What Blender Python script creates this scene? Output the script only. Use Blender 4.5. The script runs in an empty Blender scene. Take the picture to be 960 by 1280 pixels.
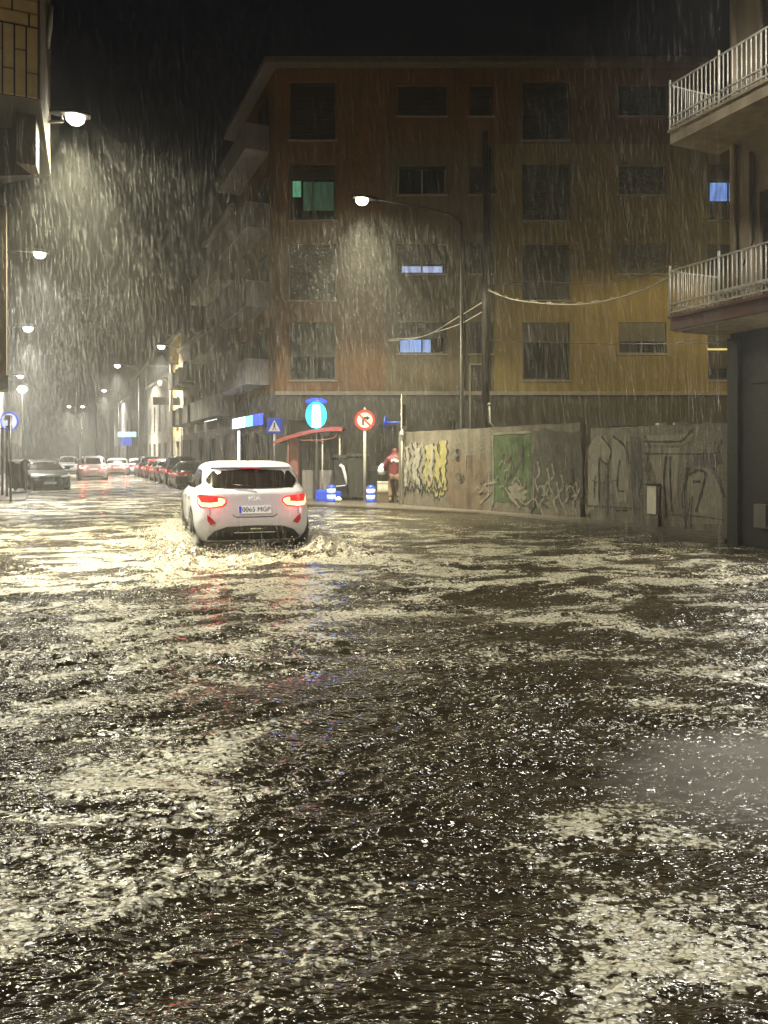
import bpy, bmesh, math, random
import numpy as np
from mathutils import Vector, Matrix
random.seed(7); np.random.seed(7)
S = bpy.context.scene
COL = S.collection
R = math.radians
CAMH, F, CX, HY = 1.55, 961.0, 480.0, 570.0
SD = Vector((-0.395, 0.9187, 0))          # direction of the flooded street
SN = Vector((0.9187, 0.395, 0))           # to its right

def at(px, py, Y):
    return Vector(((px-CX)/F*Y, Y, CAMH-(py-HY)/F*Y))

# ---------------------------------------------------------------- materials
def mat(name, col, rough=0.6, metal=0.0, var=0.0, vscale=3.0, bump=0.0, bscale=20.0, emit=None, estr=0.0,
        col2=None, stretch=(1, 1, 1), ior=1.5, streak=0.0, coat=0.0, sample=True):
    m = bpy.data.materials.new(name); m.use_nodes = True
    nt = m.node_tree; p = nt.nodes['Principled BSDF']
    p.inputs['Base Color'].default_value = (*col, 1)
    p.inputs['Roughness'].default_value = rough
    p.inputs['Metallic'].default_value = metal
    p.inputs['IOR'].default_value = ior
    p.inputs['Coat Weight'].default_value = coat
    tc = nt.nodes.new('ShaderNodeTexCoord'); mp = nt.nodes.new('ShaderNodeMapping')
    mp.inputs['Scale'].default_value = stretch
    nt.links.new(tc.outputs['Object'], mp.inputs['Vector'])
    last = None
    if var > 0:
        nz = nt.nodes.new('ShaderNodeTexNoise'); nz.inputs['Scale'].default_value = vscale
        nz.inputs['Detail'].default_value = 6; nz.inputs['Roughness'].default_value = 0.65
        nt.links.new(mp.outputs[0], nz.inputs['Vector'])
        rp = nt.nodes.new('ShaderNodeMapRange'); rp.inputs['From Min'].default_value = 0.32; rp.inputs['From Max'].default_value = 0.68
        nt.links.new(nz.outputs['Fac'], rp.inputs['Value'])
        mx = nt.nodes.new('ShaderNodeMix'); mx.data_type = 'RGBA'
        c2 = col2 if col2 else tuple(c*(1-var) for c in col)
        mx.inputs['A'].default_value = (*c2, 1); mx.inputs['B'].default_value = (*col, 1)
        nt.links.new(rp.outputs[0], mx.inputs['Factor'])
        last = mx.outputs['Result']
        if streak > 0:
            mp2 = nt.nodes.new('ShaderNodeMapping'); mp2.inputs['Scale'].default_value = (3.0, 3.0, 0.12)
            nt.links.new(tc.outputs['Object'], mp2.inputs['Vector'])
            n2 = nt.nodes.new('ShaderNodeTexNoise'); n2.inputs['Scale'].default_value = 1.6; n2.inputs['Detail'].default_value = 5
            nt.links.new(mp2.outputs[0], n2.inputs['Vector'])
            r2 = nt.nodes.new('ShaderNodeMapRange'); r2.inputs['From Min'].default_value = 0.4; r2.inputs['From Max'].default_value = 0.75
            r2.inputs['To Min'].default_value = 1.0; r2.inputs['To Max'].default_value = 1.0-streak
            nt.links.new(n2.outputs['Fac'], r2.inputs['Value'])
            m2 = nt.nodes.new('ShaderNodeMix'); m2.data_type = 'RGBA'; m2.blend_type = 'MULTIPLY'; m2.inputs['Factor'].default_value = 1
            nt.links.new(last, m2.inputs['A']); nt.links.new(r2.outputs[0], m2.inputs['B'])
            last = m2.outputs['Result']
        nt.links.new(last, p.inputs['Base Color'])
    if bump > 0:
        nb = nt.nodes.new('ShaderNodeTexNoise'); nb.inputs['Scale'].default_value = bscale; nb.inputs['Detail'].default_value = 4
        nt.links.new(mp.outputs[0], nb.inputs['Vector'])
        b = nt.nodes.new('ShaderNodeBump'); b.inputs['Strength'].default_value = bump; b.inputs['Distance'].default_value = 0.02
        nt.links.new(nb.outputs['Fac'], b.inputs['Height']); nt.links.new(b.outputs[0], p.inputs['Normal'])
    if emit:
        p.inputs['Emission Color'].default_value = (*emit, 1); p.inputs['Emission Strength'].default_value = estr
        if not sample: m.cycles.emission_sampling = 'NONE'
    return m

M = {}
M['orange'] = mat('orange render', (0.255, 0.13, 0.055), .75, var=.35, vscale=.8, bump=.25, bscale=30, streak=.35)
M['ochre'] = mat('ochre render', (0.33, 0.245, 0.085), .75, var=.3, vscale=.7, bump=.3, bscale=30, streak=.35)
M['greyrender'] = mat('grey render', (0.21, 0.165, 0.10), .75, var=.3, vscale=.8, bump=.25, bscale=30, streak=.4)
M['darkstone'] = mat('dark plinth', (0.10, 0.09, 0.075), .5, var=.4, vscale=1.5, bump=.2, streak=.3)
M['concrete'] = mat('wet concrete', (0.175, 0.155, 0.122), .6, var=.5, vscale=2.2, bump=.4, bscale=18, streak=.45)
M['paleplaster'] = mat('pale plaster', (0.40, 0.38, 0.33), .7, var=.25, vscale=1.0, bump=.2, streak=.35)
M['tanplaster'] = mat('tan plaster', (0.42, 0.35, 0.25), .7, var=.3, vscale=1.3, bump=.3, streak=.4)
M['brownplaster'] = mat('brown plaster', (0.085, 0.058, 0.04), .7, var=.3, vscale=1.3, bump=.3, streak=.3)
M['yellowplaster'] = mat('yellow plaster', (0.62, 0.47, 0.2), .7, var=.2, vscale=1.0, bump=.2, streak=.25)
M['coolplaster'] = mat('mauve grey plaster', (0.33, 0.31, 0.33), .7, var=.3, vscale=1.0, bump=.2, streak=.3)
M['darkplaster'] = mat('sooty plaster', (0.14, 0.135, 0.13), .65, var=.4, vscale=1.2, bump=.3, streak=.4)
M['shutter'] = mat('dark roller shutter', (0.055, 0.045, 0.04), .45, var=.25, vscale=4)
M['frame'] = mat('grey window frame', (0.12, 0.115, 0.11), .4, var=.1)
M['palef'] = mat('pale window frame', (0.5, 0.48, 0.44), .4, var=.1)
M['glass'] = mat('dark window glass', (0.012, 0.013, 0.015), .06)
M['stone'] = mat('stone sill', (0.35, 0.32, 0.27), .6, var=.3)
M['metal'] = mat('galvanised steel', (0.42, 0.42, 0.42), .38, metal=.8, var=.2, vscale=8)
M['darkmetal'] = mat('dark steel', (0.045, 0.043, 0.04), .4, metal=.5, var=.2, vscale=6)
M['palemetal'] = mat('pale painted steel', (0.62, 0.60, 0.54), .35, metal=.1, var=.3, vscale=9)
M['rail'] = mat('white painted railing', (0.78, 0.76, 0.68), .35, metal=.2, var=.3, vscale=12)
M['maroon'] = mat('maroon slab edge', (0.14, 0.055, 0.045), .5, var=.35, vscale=3, streak=.3)
M['wood'] = mat('tarred wood', (0.035, 0.028, 0.022), .7, var=.4, vscale=6, stretch=(4, 4, .4))
M['cable'] = mat('cable rubber', (0.05, 0.048, 0.045), .35)
M['palecable'] = mat('wet pale cable', (0.55, 0.53, 0.46), .25)
M['white'] = mat('white paint', (0.8, 0.8, 0.8), .4, var=.08)
M['carwhite'] = mat('pearl white car paint', (0.68, 0.67, 0.73), .28, coat=.6, var=.06, vscale=1.2)
M['cargrey'] = mat('graphite car paint', (0.045, 0.047, 0.043), .3, coat=.6, metal=.3, var=.1)
M['cardark'] = mat('black car paint', (0.018, 0.018, 0.02), .22, coat=.6, var=.1)
M['carsilver'] = mat('silver car paint', (0.38, 0.38, 0.38), .28, metal=.5, coat=.5, var=.1)
M['carred'] = mat('dark red car paint', (0.16, 0.02, 0.02), .28, coat=.6, var=.1)
M['carblue'] = mat('blue grey car paint', (0.09, 0.10, 0.13), .28, coat=.6, var=.1)
M['carglass'] = mat('tinted car glass', (0.012, 0.009, 0.008), .12)
M['tyre'] = mat('tyre rubber', (0.02, 0.02, 0.02), .7, var=.2)
M['rim'] = mat('alloy rim', (0.35, 0.35, 0.36), .3, metal=.8)
M['blackplastic'] = mat('black plastic', (0.012, 0.012, 0.012), .45, var=.2)
M['chrome'] = mat('chrome trim', (0.75, 0.75, 0.77), .2, metal=.9)
M['plate'] = mat('number plate white', (0.78, 0.78, 0.78), .4, emit=(1, .95, .95), estr=.25)
M['platecar'] = mat('number plate dull', (0.6, 0.6, 0.58), .4)
M['plateblue'] = mat('plate blue band', (0.02, 0.04, 0.5), .4, emit=(.05, .08, 1), estr=.25)
M['ink'] = mat('black lettering', (0.03, 0.03, 0.035), .5)
M['redlens'] = mat('red lens', (0.30, 0.01, 0.015), .2, emit=(1, .02, .02), estr=.10)
M['redhot'] = mat('lit red lens', (0.4, 0.02, 0.02), .3, emit=(1, .02, .015), estr=1.3)
M['brake'] = mat('lit brake lamp', (0.6, 0.1, 0.1), .3, emit=(1, .19, .085), estr=9)
M['brakefar'] = mat('lit tail lamp', (0.6, 0.1, 0.1), .3, emit=(1, .12, .08), estr=16)
M['headglass'] = mat('headlamp glass', (0.5, 0.5, 0.5), .1)
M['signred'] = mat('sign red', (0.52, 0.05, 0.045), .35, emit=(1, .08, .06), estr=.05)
M['signwhite'] = mat('sign white', (0.8, 0.75, 0.72), .35)
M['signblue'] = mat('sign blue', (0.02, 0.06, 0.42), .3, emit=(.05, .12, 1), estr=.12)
M['signpale'] = mat('pale blue sign back', (0.42, 0.46, 0.66), .4, var=.2, vscale=5)
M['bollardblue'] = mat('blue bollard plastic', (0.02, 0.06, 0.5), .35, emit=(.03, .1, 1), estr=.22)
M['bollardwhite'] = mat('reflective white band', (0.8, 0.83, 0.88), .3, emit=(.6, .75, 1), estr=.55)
M['awning'] = mat('pink red awning canvas', (0.50, 0.12, 0.11), .6, var=.2, vscale=4)
M['pinkpaint'] = mat('faded red panel', (0.35, 0.14, 0.13), .6, var=.3, vscale=3)
M['redcloth'] = mat('red rain jacket', (0.13, 0.015, 0.02), .55, var=.3, vscale=9, bump=.4, bscale=14)
M['browncloth'] = mat('brown trousers', (0.17, 0.10, 0.065), .8, var=.3, vscale=9)
M['skin'] = mat('skin', (0.42, 0.25, 0.17), .5, var=.1)
M['shoe'] = mat('dark shoes', (0.03, 0.027, 0.025), .6)
M['bin'] = mat('dark bin plastic', (0.03, 0.031, 0.028), .5, var=.3, vscale=5)
M['crate'] = mat('pale grey crate', (0.48, 0.48, 0.43), .6, var=.25, vscale=6)
M['browncrate'] = mat('brown crate', (0.12, 0.09, 0.06), .7, var=.3, vscale=5)
M['bagwhite'] = mat('white plastic bag', (0.75, 0.74, 0.70), .4, bump=.4, bscale=14)
M['boxwhite'] = mat('white meter cabinet', (0.62, 0.60, 0.52), .5, var=.2, vscale=5)
M['asphalt'] = mat('asphalt', (0.05, 0.048, 0.045), .6, var=.3, vscale=3)
M['paving'] = mat('wet paving', (0.11, 0.095, 0.075), .35, var=.4, vscale=2.2, bump=.3, bscale=10)
M['tile'] = mat('ochre cladding panel', (0.52, 0.37, 0.15), .6, var=.3, vscale=3)
M['joint'] = mat('dark cladding joint', (0.02, 0.014, 0.01), .8)
M['green'] = mat('green graffiti paint', (0.085, 0.135, 0.055), .6, var=.7, vscale=3.2, streak=.4)
M['gblack'] = mat('black spray paint', (0.015, 0.015, 0.013), .6)
M['gwhite'] = mat('white spray paint', (0.29, 0.275, 0.23), .6, var=.4, vscale=5)
M['gyellow'] = mat('yellow spray paint', (0.30, 0.27, 0.11), .6, var=.35, vscale=5)
M['ggrey'] = mat('grey spray paint', (0.22, 0.205, 0.165), .6, var=.35, vscale=4)
M['gdark'] = mat('charcoal spray paint', (0.07, 0.065, 0.052), .6, var=.5, vscale=4)
M['gbrown'] = mat('brown wall patch', (0.165, 0.12, 0.08), .65, var=.5, vscale=2.5, streak=.4)
M['darkwall'] = mat('blackened shutter wall', (0.010, 0.010, 0.010), .65, var=.7, vscale=2.0, bump=.4, bscale=9, streak=.5)
M['roof'] = mat('roof edge', (0.20, 0.17, 0.15), .7, var=.3)
M['led'] = mat('street lamp lens', (0.8, 0.8, 0.75), .3, emit=(1, .93, .70), estr=60, sample=False)
M['ledfar'] = mat('far street lamp lens', (0.8, 0.8, 0.75), .3, emit=(1, .97, .85), estr=60, sample=False)
M['win_blue'] = mat('lit blue window', (0.3, 0.4, 0.6), .3, emit=(.22, .42, 1), estr=.75, var=.1)
M['win_pale'] = mat('lit pale blue window', (0.3, 0.4, 0.6), .3, emit=(.52, .62, 1), estr=.75)
M['win_green'] = mat('lit green window', (0.2, 0.4, 0.3), .3, emit=(.2, .62, .34), estr=.5)
M['win_dimgreen'] = mat('dim green window', (0.1, 0.2, 0.15), .3, emit=(.2, .45, .28), estr=.10)
M['win_yellow'] = mat('lit yellow strip', (0.5, 0.45, 0.2), .3, emit=(1, .8, .25), estr=.8)
M['cyan'] = mat('lit cyan sign', (0.1, 0.6, 0.6), .3, emit=(.0, .62, .66), estr=1.5)
M['cyanwhite'] = mat('lit white bar', (0.6, 0.8, 0.8), .3, emit=(.62, 1, .9), estr=2.2)
M['bluelit'] = mat('lit blue cap', (0.05, 0.1, 0.6), .3, emit=(.01, .05, 1), estr=2.4)
M['shopwhite'] = mat('lit white shop sign', (0.8, 0.8, 0.8), .3, emit=(.85, .92, 1), estr=5)
M['shopcyan'] = mat('lit cyan shop sign', (0.3, 0.7, 0.8), .3, emit=(.16, .62, .9), estr=2.6)

for k_ in ('win_blue', 'win_pale', 'win_green', 'win_dimgreen'):      # curtains and furniture behind the lit panes
    nt_ = M[k_].node_tree; p_ = nt_.nodes['Principled BSDF']; tc_ = nt_.nodes.new('ShaderNodeTexCoord'); mp_ = nt_.nodes.new('ShaderNodeMapping'); mp_.inputs['Scale'].default_value = (5, 5, .9)
    nz_ = nt_.nodes.new('ShaderNodeTexNoise'); nz_.inputs['Scale'].default_value = 1.6; nz_.inputs['Detail'].default_value = 3; mr_ = nt_.nodes.new('ShaderNodeMapRange')
    e_ = p_.inputs['Emission Strength'].default_value; mr_.inputs['From Min'].default_value = .35; mr_.inputs['From Max'].default_value = .65; mr_.inputs['To Min'].default_value = e_*.45; mr_.inputs['To Max'].default_value = e_*1.25
    nt_.links.new(tc_.outputs['Object'], mp_.inputs['Vector']); nt_.links.new(mp_.outputs[0], nz_.inputs['Vector']); nt_.links.new(nz_.outputs['Fac'], mr_.inputs['Value']); nt_.links.new(mr_.outputs[0], p_.inputs['Emission Strength'])
# ---------------------------------------------------------------- mesh builder
class MB:
    def __init__(s, T=None):
        s.v = []; s.f = []; s.mi = []; s.T = T; s.smooth = []
    def add(s, vs, fs, mi=0, sm=False):
        b = len(s.v)
        for p in vs:
            p = Vector(p); s.v.append(s.T @ p if s.T else p)
        for f in fs:
            s.f.append([b+i for i in f]); s.mi.append(mi); s.smooth.append(sm)
        return s
    def box(s, a, b, mi=0):
        x0, y0, z0 = a; x1, y1, z1 = b
        return s.add([(x0,y0,z0),(x1,y0,z0),(x1,y1,z0),(x0,y1,z0),(x0,y0,z1),(x1,y0,z1),(x1,y1,z1),(x0,y1,z1)],
                     [(0,3,2,1),(4,5,6,7),(0,1,5,4),(1,2,6,5),(2,3,7,6),(3,0,4,7)], mi)
    def bbox(s, a, b, r=.02, mi=0):
        bm = bmesh.new(); bmesh.ops.create_cube(bm, size=1)
        for v in bm.verts:
            v.co = Vector([(a[i]+b[i])/2 + v.co[i]*(b[i]-a[i]) for i in range(3)])
        bmesh.ops.bevel(bm, geom=bm.edges[:], offset=r, segments=2, affect='EDGES', profile=.7)
        bm.verts.index_update()
        s.add([v.co.copy() for v in bm.verts], [[v.index for v in f.verts] for f in bm.faces], mi); bm.free(); return s
    def prism(s, plan, z0, z1, mi=0):
        n = len(plan)
        vs = [(p[0], p[1], z0) for p in plan]+[(p[0], p[1], z1) for p in plan]
        fs = [tuple(range(n))[::-1], tuple(range(n, 2*n))]+[(i, (i+1) % n, n+(i+1) % n, n+i) for i in range(n)]
        return s.add(vs, fs, mi)
    def plate(s, pts, o, u, w, n, th, mi=0):   # polygon (a,b) -> o+a*u+b*w, thickness th along n
        o, u, w, n = Vector(o), Vector(u), Vector(w), Vector(n)
        k = len(pts)
        f = [o+u*a+w*b for a, b in pts]; g = [p+n*th for p in f]
        return s.add(f+g, [tuple(range(k))[::-1], tuple(range(k, 2*k))]+[(i, (i+1) % k, k+(i+1) % k, k+i) for i in range(k)], mi)
    def tube(s, pts, r, seg=8, mi=0, sm=True):
        pts = [Vector(p) for p in pts]; rings = []; n = len(pts)
        rs = r if isinstance(r, (list, tuple)) else [r]*n
        vs = []
        for i, p in enumerate(pts):
            d = (pts[min(i+1, n-1)]-pts[max(i-1, 0)]).normalized()
            a = Vector((0, 0, 1)) if abs(d.z) < .9 else Vector((1, 0, 0))
            u = d.cross(a).normalized(); w = d.cross(u)
            for k in range(seg):
                t = 2*math.pi*k/seg
                vs.append(p+(u*math.cos(t)+w*math.sin(t))*rs[i])
        fs = [(i*seg+k, i*seg+(k+1) % seg, (i+1)*seg+(k+1) % seg, (i+1)*seg+k) for i in range(n-1) for k in range(seg)]
        fs += [tuple(range(seg))[::-1], tuple(range((n-1)*seg, n*seg))]
        return s.add(vs, fs, mi, sm)
    def lathe(s, prof, c, axis='z', seg=24, mi=0, sm=True):
        vs = []; n = len(prof); c = Vector(c)
        for r, h in prof:
            for k in range(seg):
                t = 2*math.pi*k/seg; a, b = r*math.cos(t), r*math.sin(t)
                vs.append(c+Vector({'z': (a, b, h), 'y': (a, h, b), 'x': (h, a, b)}[axis]))
        fs = [(i*seg+k, i*seg+(k+1) % seg, (i+1)*seg+(k+1) % seg, (i+1)*seg+k) for i in range(n-1) for k in range(seg)]
        fs += [tuple(range(seg))[::-1], tuple(range((n-1)*seg, n*seg))]
        return s.add(vs, fs, mi, sm)
    def grid(s, P, mi=0, sm=True, closed=False):
        nu, nv = len(P), len(P[0])
        vs = [q for row in P for q in row]
        fs = []
        for i in range(nu-1):
            for j in range(nv if closed else nv-1):
                fs.append((i*nv+j, i*nv+(j+1) % nv, (i+1)*nv+(j+1) % nv, (i+1)*nv+j))
        return s.add(vs, fs, mi, sm)
    def build(s, name, mats, parent=None):
        me = bpy.data.meshes.new(name)
        me.from_pydata([tuple(v) for v in s.v], [], s.f)
        for m in (mats if isinstance(mats, (list, tuple)) else [mats]): me.materials.append(M[m] if isinstance(m, str) else m)
        me.polygons.foreach_set('material_index', s.mi); me.polygons.foreach_set('use_smooth', s.smooth)
        me.update()
        o = bpy.data.objects.new(name, me); COL.objects.link(o)
        if parent: o.parent = parent
        return o

def tag(o, label=None, cat=None, group=None, kind=None):
    if label: o['label'] = label
    if cat: o['category'] = cat
    if group: o['group'] = group
    if kind: o['kind'] = kind
    return o
def thing(name, loc, rz=0, label=None, cat=None, group=None):
    e = bpy.data.objects.new(name, None); COL.objects.link(e); e.location = loc; e.rotation_euler = (0, 0, rz)
    e.empty_display_size = .2
    return tag(e, label, cat, group)
def copy_tree(o, parent=None):
    c = o.copy(); COL.objects.link(c)
    if parent: c.parent = parent
    for ch in list(o.children): copy_tree(ch, c)
    return c
def light(kind, parent, loc, energy, col, radius=.12, size=150, blend=.5):
    L = bpy.data.lights.new('lamp_light', kind); L.energy = energy; L.color = col; L.shadow_soft_size = radius
    if kind == 'SPOT': L.spot_size = R(size); L.spot_blend = blend
    o = bpy.data.objects.new('lamp_light', L); COL.objects.link(o); o.location = loc; o.parent = parent
    return o

# ---------------------------------------------------------------- world + camera
w = bpy.data.worlds.new('World'); S.world = w; w.use_nodes = True
nt = w.node_tree; bg = nt.nodes['Background']
sky = nt.nodes.new('ShaderNodeTexSky'); sky.sky_type = 'NISHITA'; sky.sun_disc = False
sky.sun_elevation = R(-2.6); sky.sun_rotation = R(200); sky.air_density = 1.0
hs = nt.nodes.new('ShaderNodeHueSaturation'); hs.inputs['Saturation'].default_value = 1.3
nt.links.new(sky.outputs[0], hs.inputs['Color']); nt.links.new(hs.outputs[0], bg.inputs['Color'])
bg.inputs['Strength'].default_value = 0.04
cd = bpy.data.cameras.new('camera'); cam = bpy.data.objects.new('camera', cd); COL.objects.link(cam)
cam.location = (0, 0, CAMH); cam.rotation_euler = (R(90), 0, 0)
cd.lens = 36*F/1280; cd.sensor_width = 36; cd.sensor_fit = 'AUTO'; cd.shift_y = -70/1280
cd.clip_end = 800; cd.clip_start = .05
S.camera = cam

# ---------------------------------------------------------------- ground, pavements
MB().add([(-400,-200,-.22),(400,-200,-.22),(400,600,-.22),(-400,600,-.22)], [(0,1,2,3)]).build('road', 'asphalt')['kind'] = 'structure'
far = SD*150
A_ = Vector((-2.6, 24.2, 0)); B_ = Vector((2.6, 20.6, 0)); C_ = Vector((4.45, 17.4, 0)); D_ = Vector((6.3, 14.0, 0))
pv = [A_+far, A_, B_, C_, D_, Vector((9, 12, 0)), Vector((30, 30, 0)), Vector((0, 45, 0)), far+Vector((12, 40, 0))]
o = MB().prism([(p.x, p.y) for p in pv], -.2, .055).build('pavement', 'paving'); o['kind'] = 'structure'
kb = MB()
for a, b in ((A_+SD*60, A_), (A_, B_), (B_, C_), (C_, D_)):
    d = (b-a).normalized(); nn = Vector((d.y, -d.x, 0))
    kb.prism([((a+nn*.003).x, (a+nn*.003).y), ((b+nn*.003).x, (b+nn*.003).y), ((b+nn*.15).x, (b+nn*.15).y), ((a+nn*.15).x, (a+nn*.15).y)], -.2, .045)
kb.build('kerb', 'paving')['kind'] = 'structure'
l0 = Vector((-12.6, 27, 0))
pl = [l0, l0+SD*100, l0+SD*100-SN*4, l0-SN*8]
MB().prism([(p.x, p.y) for p in pl], -.2, .03).build('pavement', 'paving')['kind'] = 'structure'

# ---------------------------------------------------------------- flood water
def perlin(x, y, seed):
    rng = np.random.RandomState(seed); N = 256
    ang = rng.rand(N, N)*2*np.pi; gx, gy = np.cos(ang), np.sin(ang)
    xi = np.floor(x).astype(int); yi = np.floor(y).astype(int); fx = x-xi; fy = y-yi
    u = fx*fx*fx*(fx*(fx*6-15)+10); v = fy*fy*fy*(fy*(fy*6-15)+10)
    def g(ix, iy, dx, dy):
        a, b = ix % N, iy % N
        return gx[a, b]*dx+gy[a, b]*dy
    n00 = g(xi, yi, fx, fy); n10 = g(xi+1, yi, fx-1, fy); n01 = g(xi, yi+1, fx, fy-1); n11 = g(xi+1, yi+1, fx-1, fy-1)
    return ((n00*(1-u)+n10*u)*(1-v)+(n01*(1-u)+n11*u)*v)*1.5
CAR = dict(loc=Vector((-2.07, 12.35, -.02)), a=R(17.5))
def water():
    NR, NC = 1000, 680
    t = np.linspace(0, 1, NR); Y = 1.35*(90/1.35)**t
    tanx = np.linspace(-1.0, .86, NC)
    YY = np.repeat(Y[:, None], NC, 1); XX = YY*tanx[None, :]-.0
    x, y = XX.ravel(), YY.ravel()
    sp = y*max(np.log(90/1.35)/NR, 1.86/NC)*1.0
    # flow warp
    wx = x+.35*perlin(x*.5, y*.5, 1)+.12*perlin(x*1.7, y*1.7, 2)
    wy = y+.35*perlin(x*.5+40, y*.5, 3)+.12*perlin(x*1.7+9, y*1.7, 4)
    ca, sa = np.cos(R(12)), np.sin(R(12))
    rx, ry = ca*wx+sa*wy, -sa*wx+ca*wy
    calm = np.clip(.85+.75*perlin(rx*.33, ry*.75, 5)+.5*perlin(rx*1.1, ry*2.0, 15), .42, 1.35)
    h = np.zeros_like(x)
    for lam, amp, an, sd, ridge in ((2.6,.036,2.1,6,0),(1.2,.027,2.6,7,0),(.62,.019,2.9,8,1),(.36,.011,2.9,9,1),(.2,.0078,2.8,10,1),(.115,.0050,2.6,11,0),(.065,.0026,2.2,12,0),(.04,.0010,1.8,13,0)):
        wgt = np.clip((lam/sp-2.2)/2.5, 0, 1)
        n = perlin(rx/lam+sd*3.1, ry*an/lam+sd*7.7, sd)
        if ridge: n = .9-2.0*np.abs(n)**.85
        k = calm if lam < 1 else 1
        h += amp*n*wgt*k
    h *= np.clip(1.15-y/60, .35, 1)
    h -= .02
    az = x/y
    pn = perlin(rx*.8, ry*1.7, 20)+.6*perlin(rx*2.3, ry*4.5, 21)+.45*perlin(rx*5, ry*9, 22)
    foam_glint = .10+.14*np.exp(-((y-10)/6)**2)+.54*np.clip((.06-az)/.30, 0, 1)+.34*np.exp(-((y-11.5)/4)**2)*np.clip((4.5-x)/3.5, 0, 1)  # lamp glints and sheen painted in as pale patches, besides real froth
    foam_glint += .52*np.exp(-((y-13)/5)**2)*np.exp(-((x-1.3)/3)**2)+.16*np.exp(-((y-9)/3)**2)*np.exp(-((x-2)/3)**2)
    foam_glint += .38*np.exp(-((y-11)/3.5)**2)*np.clip((x-1.5)/1.5, 0, 1)
    foam_glint += .75*np.clip((x-.45)/.25, 0, 1)*np.clip((1.75-x)/.4, 0, 1)*np.clip((3.7-y)/.5, 0, 1)
    foam_glint += .30*np.clip((x-1.0)/.8, 0, 1)*np.clip((8.5-y)/1.5, 0, 1)*np.clip((y-4.2)/.6, 0, 1)+.30*np.clip((y-13)/5, 0, 1)*np.clip((2.0-x)/3, 0, 1)
    foam_glint = np.clip(foam_glint*(.62+1.0*pn)+.10*pn, 0, 1)
    # wake of the car
    a = CAR['a']; fx, fy = -np.sin(a), np.cos(a); dx, dy = x-CAR['loc'].x, y-CAR['loc'].y
    lx = dx*fx+dy*fy; ly = -(dx*np.cos(a)+dy*np.sin(a))     # forward / left of the car
    side = np.exp(-((np.abs(ly)-1.12)/.30)**2)*np.clip((lx+1.2)/.6, 0, 1)*np.clip((5.0-lx)/1.0, 0, 1)
    back = np.exp(-((lx+.75)/.55)**2)*np.exp(-(ly/1.25)**2)
    vwk = np.exp(-((np.abs(ly)-1.15-.32*np.clip(-lx, 0, 9))/.4)**2)*np.exp(-np.clip(-lx, 0, 9)/2.2)*(lx < .4)
    bow = np.exp(-((lx-4.6)/.5)**2)*np.exp(-(ly/1.3)**2)
    nz = .55+.9*perlin(x*3.1, y*3.1, 31)+.6*perlin(x*7.3, y*7.3, 32)
    h += nz*(.15*side+.075*back+.08*vwk+.15*bow)
    foam_glint = np.clip(foam_glint+(.9*side+.6*back+.6*vwk+bow)*np.clip(nz, .2, 1.2), 0, 1)
    inside = (lx > .1) & (lx < 4.3) & (np.abs(ly) < .78)
    h = np.where(inside, np.minimum(h, -.03), h)
    # shallow film over the pavement: keep the water under it
    co = np.empty((NR*NC, 3)); co[:, 0] = x; co[:, 1] = y; co[:, 2] = h
    i = np.arange(NR*NC).reshape(NR, NC)
    q = np.stack([i[:-1, :-1], i[:-1, 1:], i[1:, 1:], i[1:, :-1]], -1).reshape(-1, 4)
    ext = np.array([(-300,-120,-.13),(300,-120,-.13),(300,400,-.13),(-300,400,-.13)]); b = NR*NC
    co = np.vstack([co, ext]); q = np.vstack([q, [[b, b+1, b+2, b+3]]])
    me = bpy.data.meshes.new('flood_water'); me.vertices.add(len(co)); me.vertices.foreach_set('co', co.astype(np.float32).ravel())
    me.loops.add(q.size); me.loops.foreach_set('vertex_index', q.ravel().astype(np.int32))
    me.polygons.add(len(q)); me.polygons.foreach_set('loop_start', (np.arange(len(q))*4).astype(np.int32))
    me.polygons.foreach_set('loop_total', np.full(len(q), 4, np.int32)); me.polygons.foreach_set('use_smooth', np.ones(len(q), bool))
    me.update(); me.validate()
    at_ = me.attributes.new('foam_glint', 'FLOAT', 'POINT'); at_.data.foreach_set('value', np.concatenate([foam_glint, [0]*4]).astype(np.float32))
    m = bpy.data.materials.new('muddy flood water'); m.use_nodes = True; nt = m.node_tree; N = nt.nodes; L = nt.links; p = N['Principled BSDF']
    tc = N.new('ShaderNodeTexCoord')
    def noise(scale, det, st):
        mp = N.new('ShaderNodeMapping'); mp.inputs['Scale'].default_value = st; mp.inputs['Rotation'].default_value = (0, 0, R(-12))
        L.new(tc.outputs['Object'], mp.inputs['Vector'])
        n = N.new('ShaderNodeTexNoise'); n.inputs['Scale'].default_value = scale; n.inputs['Detail'].default_value = det; n.inputs['Roughness'].default_value = .6
        L.new(mp.outputs[0], n.inputs['Vector']); return n
    n1 = noise(7, 2.5, (1, 2.6, 1)); n2 = noise(17, 1.5, (1, 2.3, 1)); n3 = noise(1.1, 3, (1, 2, 1))
    ad = N.new('ShaderNodeMath'); ad.operation = 'MULTIPLY_ADD'; ad.inputs[1].default_value = .35
    L.new(n2.outputs['Fac'], ad.inputs[0]); L.new(n1.outputs['Fac'], ad.inputs[2])
    bp = N.new('ShaderNodeBump'); bp.inputs['Strength'].default_value = 1.0; bp.inputs['Distance'].default_value = .04
    L.new(ad.outputs[0], bp.inputs['Height']); L.new(bp.outputs[0], p.inputs['Normal'])
    af = N.new('ShaderNodeAttribute'); af.attribute_name = 'foam_glint'
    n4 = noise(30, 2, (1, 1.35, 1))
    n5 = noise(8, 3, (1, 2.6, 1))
    av = N.new('ShaderNodeMix'); av.data_type = 'FLOAT'; av.inputs['Factor'].default_value = .32; L.new(n4.outputs['Fac'], av.inputs['A']); L.new(n5.outputs['Fac'], av.inputs['B'])
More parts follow.
